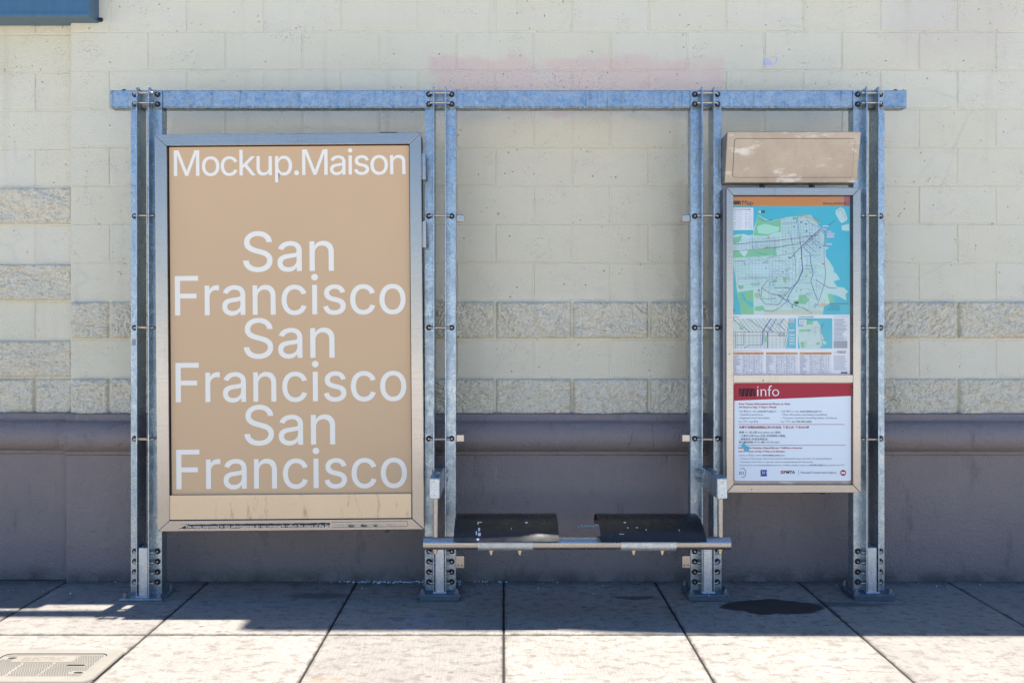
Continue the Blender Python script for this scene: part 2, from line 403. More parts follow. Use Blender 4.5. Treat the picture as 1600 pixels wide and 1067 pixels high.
k = MB(); k.box(xs[0], xs[-1], -5.76, -5.605, -.4, -.003); tag(k.build('kerb', m_conc, bevel=.012), kind='structure')
r = MB(); r.add([(-400,-400,-.15),(400,-400,-.15),(400,-5.765,-.15),(-400,-5.765,-.15)], [(0,1,2,3)]); tag(r.build('road', m_asph), kind='structure')
r = MB(); r.add([(-400,-5.765,-.17),(400,-5.765,-.17),(400,400,-.17),(-400,400,-.17)], [(0,1,2,3)]); tag(r.build('ground', m_asph), kind='structure')

# ================================================================ building
bld = empty('building', (0, 0, 0), 'painted concrete block building with rough split-face courses above a brown base wall', 'building')
Z0 = 1.0758; RH = .2056; BL = .4123; XC = -2.3195
def split_block(mb, x0, x1, z0, z1, yb, seed, t):
    g = .0045; x0 += g; x1 -= g; z0 += g*1.0; z1 -= g*1.0
    nu = max(4, int((x1-x0)/.0075)); nv = max(4, int((z1-z0)/.0078))
    vs = []; off = Vector((seed*3.7, seed*1.3, 0)); ang = random.uniform(-.9, .9); ca, sa = math.cos(ang), math.sin(ang)
    for j in range(nv+1):
        for i in range(nu+1):
            x = x0 + (x1-x0)*i/nu; z = z0 + (z1-z0)*j/nv
            e = min(x-x0, x1-x, z-z0, z1-z)
            q = Vector((x*ca+z*sa, (-x*sa+z*ca)*1.8, 0)) + off
            jit = noise.noise(q*34)*.004
            w = Vector((noise.noise(q*9), noise.noise(q*9+Vector((5, 5, 5))), 0))*.25
            h = .45 + .55*noise.noise((q+w*.3)*5) + .55*abs(noise.noise((q+w*.3)*19)) + .38*abs(noise.noise(q*41)) + .18*noise.noise(q*80)
            m = min(1, e/.011); m = m*m*(3-2*m)
            yy = yb + .004 - m*(.004 + .032*max(0, h))
            inside = 1 if e > 1e-6 else 0
            vs.append((x + jit*inside, yy, z - jit*inside))
    fs = [(j*(nu+1)+i, j*(nu+1)+i+1, (j+1)*(nu+1)+i+1, (j+1)*(nu+1)+i) for j in range(nv) for i in range(nu)]
    mb.add(vs, fs, 1, t)
def smooth_block(mb, x0, x1, z0, z1, yb, t):
    g = .003; b = .004; j = lambda: random.uniform(-.0012, .0012)
    x0 += g; x1 -= g; z0 += g*.8; z1 -= g*.8; yf = yb + random.uniform(-.001, .0012)
    mb.add([(x0, yb+.005, z0), (x1, yb+.005, z0), (x1, yb+.005, z1), (x0, yb+.005, z1),
            (x0+b+j(), yf, z0+b+j()), (x1-b+j(), yf, z0+b+j()), (x1-b+j(), yf, z1-b+j()), (x0+b+j(), yf, z1-b+j())],
           [(4,5,6,7), (0,1,5,4), (1,2,6,5), (2,3,7,6), (3,0,4,7)], 0, t)
random.seed(11)
bw = MB(); bw.tint = True
for n in range(-1, 12):
    za = Z0 + RH*n; zb = za + RH; split = n in (-1, 1)
    off = -2.1077 if n % 2 else -2.1077 - BL/2
    x = XC; k = 0
    ends = [off + BL*i for i in range(-3, 18)]
    ends = [XC] + [e for e in ends if XC + .05 < e < 4.9] + [4.9]
    for a, b in zip(ends[:-1], ends[1:]):
        t = random.random()
        if split and a < 3.4: split_block(bw, a, b, za, zb, 0.0, n*40 + a*7, t)
        else: smooth_block(bw, a, b, za, zb, 0.0, t)
bw.box(XC, 4.9, .0038, .30, .80, Z0+RH*12, 0, .5)
bw.build('block_wall', [m_block, m_split], bld, recalc=False)
lw = MB(); lw.tint = True
for n in range(-1, 12):
    za = Z0 - .003 + .2062*n; zb = za + .2062; split = n in (-1, 0, 2, 4)
    off = -2.5316 if n in (-1, 1, 3, 5, 7, 9, 11) else -2.5316 - BL/2
    ends = [off - BL*i for i in range(0, 8)]
    ends = sorted([e for e in ends if -4.9 < e < XC-.05] + [XC, -4.9])
    for a, b in zip(ends[:-1], ends[1:]):
        t = random.random()
        if split and a > -3.5: split_block(lw, a, b, za, zb, .05, n*31 + a*9, t)
        else: smooth_block(lw, a, b, za, zb, .05, t)
lw.box(-4.9, XC-.001, .0538, .35, .80, Z0-.003+.2062*12, 0, .5)
lw.build('block_wall', [m_block, m_split], bld, recalc=False)
# brown base wall and its half-round moulding
b1 = MB(); b1.box(XC, 4.9, -.05, .30, -.05, .80); b1.build('base_wall', m_base, bld, bevel=.004)
b2 = MB(); b2.box(-4.9, XC-.001, 0.0, .35, -.05, .80); b2.build('base_wall', m_base, bld, bevel=.004)
def mould(x0, x1, dy):
    P = [(.02, .892), (-.020, .889), (-.040, .882), (-.043, .853), (-.050, .846)]
    cy, cz, r_ = -.047, .767, .079
    for i in range(15):
        a = R(78 - 156*i/14); P.append((cy - r_*math.cos(a), cz + r_*math.sin(a)))
    P += [(-.064, .688), (-.064, .674), (-.0505, .668), (.02, .664)]
    m = MB(); N = 70; n = len(P); vs = []; rr = random.Random(5)
    for k in range(N+1):
        x = x0 + (x1-x0)*k/N
        for i, (y, z) in enumerate(P):
            wv = .0018*noise.noise(Vector((x*3, i*.7, dy)))
            vs.append((x, y+dy+wv, z+wv*.8))
    fs = [(k*n+i, k*n+i+1, (k+1)*n+i+1, (k+1)*n+i) for k in range(N) for i in range(n-1)]
    fs += [[i for i in range(n)], [N*n+i for i in range(n)]]
    m.add(vs, fs); return m.build('moulding', m_base, bld, smooth=True)
mould(XC-.0005, 4.9, 0.0); mould(-4.9, XC-.001, .05)
# parapet coping; unseen upper wall and screen added to cast the ground shadow
cp = MB(); cp.box(-4.95, -1.10, -.012, .36, 3.558, 3.61); cp.build('coping', m_base, bld, bevel=.006)
up = MB(); H = lambda v: v  # upper outline made up for the shadow edge it throws on the pavement
pts = [(-1.06, 3.55), (4.9, 3.55), (4.9, 7.35), (1.6, 7.35), (1.25, 7.30), (.95, 7.18), (.62, 6.98), (.40, 6.72), (.27, 6.66), (.20, 6.78), (.05, 6.82),
       (-.92, 6.82), (-1.0, 6.78), (-1.05, 6.66)]
up.tint = True; up.prism_y(pts, .003, .30); up.build('upper_shadow_wall', m_block, bld)
rb = MB(); rb.box(-4.9, -1.062, .02, .06, 4.90, 5.40)  # added board above the parapet, casts the narrow shadow strip
rb.box(-4.9, -4.8, .061, .12, 3.6, 5.3)
rb.build('added_shadow_screen', m_base, bld)

# old paint marks left on the wall
def paint(pts, D, col, nm='paint_mark'):
    q = MB(); q.add([(PX(x, D), PY(D)-.0012, PZ(y, D)) for x, y in pts], [list(range(len(pts)))[::-1]]); return q.build(nm, col, bld)
m_lav = flat('lavender_paint', (.50, .52, .75), .5); m_teal = flat('teal_paint', (.20, .50, .58), .5); m_red = flat('dark_red_paint', (.16, .02, .03), .5)
paint([(1196, 103), (1194, 95), (1199, 91), (1202, 96), (1207, 99), (1208, 104), (1202, 102)], 4.75, m_lav)
paint([(1212, 92), (1214, 88), (1215, 97), (1213, 98)], 4.75, m_lav)
q = MB(); rnd = random.Random(2); u = 903
while u < 942:
    D = 4.70; a = 821.5 + rnd.uniform(-1.2, 1.2) - (u-903)*.03
    q.add([(PX(u, D), PY(D)-.0012, PZ(a+1, D)), (PX(u+2.2, D), PY(D)-.0012, PZ(a+.6, D)), (PX(u+2.6, D), PY(D)-.0012, PZ(a-1.2, D)), (PX(u+.4, D), PY(D)-.0012, PZ(a-.6, D))], [(0, 1, 2, 3)]); u += rnd.uniform(1.5, 4)
q.build('paint_mark', m_teal, bld)
def drip(x0, x1, za, zb, wd, mat, nm):
    q = MB(); N = 14; vs = []
    for i in range(N+1):
        t = i/N; z = za + (zb-za)*t; x = x0 + (x1-x0)*t + .003*noise.noise(Vector((t*5, x0, 0)))
        y = -.047 - math.sqrt(max(0, .0805**2 - (z-.767)**2)) - .0022; w_ = wd*(.6+.6*abs(noise.noise(Vector((t*9, 3, x0)))))
        vs += [(x-w_, y, z), (x+w_, y, z)]
    q.add(vs, [(2*i, 2*i+1, 2*i+3, 2*i+2) for i in range(N)]); q.build(nm, mat, bld)
drip(PX(988, 4.64), PX(982, 4.64), .800, .715, .0013, m_red, 'paint_mark')
drip(PX(1019, 4.64), PX(1021, 4.64), .838, .700, .0008, m_bolt, 'crack'); drip(PX(731, 4.64), PX(745, 4.64), .790, .779, .0010, m_bolt, 'crack')

# wall-mounted sign box, top left
sg = empty('wall_sign', (-2.9, .05, 2.97), 'dark blue metal box sign sticking out of the wall in the top left corner', 'sign')
D1 = 4.64; xr = PX(139.5, D1); zb = PZ(25.5, D1)
s = MB(sg.location); s.prism_x([(.045, zb), (PY(D1), zb+.002), (PY(D1), zb+.30), (.045, zb+.30)], -3.7, xr)
s.build('housing', m_blue, sg, bevel=.006)
s = MB(sg.location); s.box(-3.72, xr+.006, PY(D1)-.006, PY(D1)+.02, zb-.004, zb+.018); s.build('rim', m_blue, sg, bevel=.003)
s = MB(sg.location); s.lathe((xr+.004, .0, zb+.018), (1, 0, 0), [(0, .012), (.012, .012), (.018, .006)], 12); s.build('bolt', m_bolt, sg, smooth=True)

m_base_dk = mat_galv('weathered_base_steel', (.07, .10, .14, 1), (.14, .18, .22, 1), .4, .6, .6, .5)
# ================================================================ bus shelter frame
SH = empty('bus_shelter', (0, -.3, 0), 'long galvanised steel bus shelter frame with a top beam on four bolted twin posts', 'bus shelter')
so_y = -.3
def L(p): return Vector(p) - Vector((0, so_y, 0))
bm_ = MB(SH.location); x0, x1 = PX(172, 4.44), PX(1417, 4.44)
bm_.box(x0, x1, -.311, -.250, 2.441, 2.531)
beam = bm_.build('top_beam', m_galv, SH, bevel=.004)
for xx in (PX(190, 4.44), PX(1403, 4.44)):
    q = MB(); q.lathe((0, 0, 0), (0, 0, 1), [(0, .012), (.006, .012), (.012, .006)], 12)
    q.build('bolt', m_bolt, beam, smooth=True, loc=L((xx, -.28, 2.531)))
POSTX = [-1.7845, -.3163, 1.0105, 1.824]
bolt0 = rod0 = nut0 = None
ROWS_T = [PZ(148, 4.43), PZ(163.3, 4.43)]; ROWS_M = [PZ(338, 4.43), PZ(512, 4.43), PZ(685, 4.43)]; ROWS_B = [.229, .178, .126, .0767]
def mk_bolt():
    q = MB(); q.lathe((0, 0, 0), (0, -1, 0), [(0, .0145), (.002, .0145), (.0022, .0125), (.0065, .0118), (.0095, .0090), (.0105, .0060)], 20, 0)
    q.lathe((0, -.0104, 0), (0, -1, 0), [(0, .0052), (.0008, .0048)], 6, 1); return q
def mk_rod(full):
    q = MB(); a = .050 if full else .044
    q.cyl((-a, 0, 0), (a, 0, 0), .0062, 14, 0)
    for sgn in (-1, 1):
        q.lathe((sgn*.0325, 0, 0), (sgn, 0, 0), [(0, .0085), (.002, .0085), (.0025, .0068), (.010, .0066), (.0145, .0045)], 14, 1)
    return q
for pi, px in enumerate(POSTX):
    base_h = .013 if pi == 0 else .034
    p = MB()
    for s_ in (-1, 1):
        a, b = sorted((s_*.030, s_*.0775)); p.box(a, b, -.3205, -.3125, base_h, 2.529)       # front flange
        p.box(*sorted((s_*.034, s_*.0775)), -.3122, -.253, base_h, 2.4395)                      # box section behind
        fa, fb = sorted((s_*.0265, s_*.0325))                                                  # fin
        p.prism_x([(-.3685, base_h), (-.255, base_h), (-.255, 2.439), (-.3128, 2.4395), (-.3128, 2.529), (-.3640, 2.535), (-.3685, 2.531)], fa, fb)
    p.box(-.0765, -.0325, -.2995, -.254, base_h, base_h+.001)
    p.v = [v - Vector((0, so_y, 0)) for v in p.v]
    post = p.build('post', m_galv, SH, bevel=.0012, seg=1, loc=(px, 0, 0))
    st = MB((0, so_y, 0)); st.box(-.0235, .0235, -.363, -.268, base_h-.001, .2575); st.build('stub', m_galv2, post, bevel=.005)
    wd = MB((0, so_y, 0)); wd.prism_z([(-.034, -.374), (.034, -.374), (.030, -.26), (-.030, -.26)], base_h-.002, base_h+.006); wd.build('weld', m_galv2, post, bevel=.004)
    bp = MB((0, so_y, 0)); bp.box(-.106, .106, -.394, -.200, 0.001 if pi == 0 else .019, base_h)
    if pi: bp.box(-.098, .098, -.388, -.205, .001, .0188)
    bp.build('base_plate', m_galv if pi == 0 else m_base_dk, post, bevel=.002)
    for ax, ay in ((-.085, -.375), (.085, -.375), (-.085, -.225), (.085, -.225)):
        if nut0 is None:
            q = MB(); q.lathe((0, 0, 0), (0, 0, 1), [(0, .017), (.003, .017)], 16); q.lathe((0, 0, .003), (0, 0, 1), [(0, .0125), (.010, .0125)], 6); q.lathe((0, 0, .013), (0, 0, 1), [(0, .007), (.010, .006)], 10)
            nut0 = q.build('anchor_nut', m_alu_dk, post, loc=(ax, ay-so_y, base_h))
        else: dup(nut0, post, (ax, ay-so_y, base_h))
    for z in ROWS_T + ROWS_M + ROWS_B:
        for bx in (-.057, .057):
            if pi == 0 and z in ROWS_M and bx > 0: continue
            if pi == 3 and z in ROWS_M and bx < 0: continue
            if bolt0 is None: bolt0 = mk_bolt().build('bolt', [m_bolt, m_socket], post, smooth=True, loc=(bx, -.3205-so_y, z))
            else: dup(bolt0, post, (bx, -.3205-so_y, z))
        if rod0 is None: rod0 = mk_rod(True).build('tie_rod', [m_rod, m_socket], post, smooth=True, loc=(0, -.350-so_y, z))
        else: dup(rod0, post, (0, -.350-so_y, z))
    # glass clips left behind on the open bay
    if pi in (1, 2):
        s_ = 1 if pi == 1 else -1
        for yy, hh in ((341, .036), (684.5, .038), (877.5, .060)):
            z = PZ(yy, 4.43); q = MB((0, so_y, 0))
            q.box(*sorted((s_*.0782, s_*.119)), -.322, -.300, z-hh/2, z+hh/2)
            q.box(*sorted((s_*.0700, s_*.0790)), -.312, -.292, z-hh*.6, z+hh*.75)
            if hh > .05:
                q.lathe((s_*.090, -.322, z-.016), (0, -1, 0), [(0, .004), (.002, .003)], 8, 1); q.lathe((s_*.108, -.322, z-.016), (0, -1, 0), [(0, .004), (.002, .003)], 8, 1)
            q.build('glass_clip', [m_alu, m_bolt], post, bevel=.004)
# small sticker on first post
q = MB((POSTX[0], so_y, 0)); q.box(POSTX[0]-.070, POSTX[0]-.050, -.3212, -.3206, 1.255, 1.285); q.build('sticker', m_alu_dk, [o for o in SH.children if o.name.startswith('post')][0])

# ================================================================ text and print helpers
tmpc = []
def text_tris(body, sx=1.0, bold=0.0):
    cu = bpy.data.curves.new('tmp', 'FONT'); cu.body = body; cu.size = 1.0; cu.resolution_u = 2; cu.offset = bold; cu.fill_mode = 'FRONT'
    o = bpy.data.objects.new('tmp', cu); COL.objects.link(o); bpy.context.view_layer.update()
    dg = bpy.context.evaluated_depsgraph_get(); me = bpy.data.meshes.new_from_object(o.evaluated_get(dg))
    V = [(v.co.x, v.co.y) for v in me.vertices]; Fc = [list(f.vertices) for f in me.polygons]
    bpy.data.objects.remove(o); bpy.data.curves.remove(cu); bpy.data.meshes.remove(me)
    return V, Fc
class Sheet:
    """flat printing in the plane y = const; coordinates given in sheet units and mapped by fx, fz"""
    def __init__(s, fx, fz, y, o=(0, 0, 0)):
        s.fx = fx; s.fz = fz; s.y = y; s.mb = MB(o); s.mats = []; s.k = 0
    def mi(s, m):
        if m not in s.mats: s.mats.append(m)
        return s.mats.index(m)
    def poly(s, pts, m, lay=1):
        # triangulate by mathutils
        from mathutils.geometry import tessellate_polygon
        P = [Vector((s.fx(u), s.y - .0003*lay, s.fz(v))) for u, v in pts]
        P2 = [Vector((p.x, p.z, 0)) for p in P]
        tr = tessellate_polygon([P2]); fs = []
        for a, b, c in tr:
            n = (P2[b]-P2[a]).cross(P2[c]-P2[a]).z
            fs.append((a, b, c) if n > 0 else (a, c, b))
        s.mb.add(P, fs, s.mi(m))
    def rect(s, u0, v0, u1, v1, m, lay=1): s.poly([(u0, v1), (u1, v1), (u1, v0), (u0, v0)], m, lay)
    def line(s, pts, wd, m, lay=3):
        for (a, b), (c, d) in zip(pts[:-1], pts[1:]):
            L_ = math.hypot(c-a, d-b) or 1; nx, ny = -(d-b)/L_*wd/2, (c-a)/L_*wd/2
            s.poly([(a+nx, b+ny), (c+nx, d+ny), (c-nx, d-ny), (a-nx, b-ny)], m, lay)
    def text(s, body, u0, base, u1, cap, m, lay=4, bold=0.0):
        """fit text between u0 and u1, capital height cap"""
        V, Fc = text_tris(body, bold=bold)
        if not V: return
        xa = min(v[0] for v in V); xb = max(v[0] for v in V); k = (u1-u0)/max(1e-6, xb-xa); kv = cap/.70
        s.mb.add([(s.fx(u0+(x-xa)*k), s.y - .0003*lay, s.fz(base - y*kv)) for x, y in V], Fc, s.mi(m))
    def build(s, name, parent): return s.mb.build(name, s.mats, parent, recalc=False)
_ink = {}
def ink(r, g, b):
    if (r, g, b) not in _ink:
        c = lin(r, g, b); _ink[(r, g, b)] = flat('print_ink', tuple(min(.85, k*INK) for k in c[:3]), .45)
    return _ink[(r, g, b)]
INK = 1.15

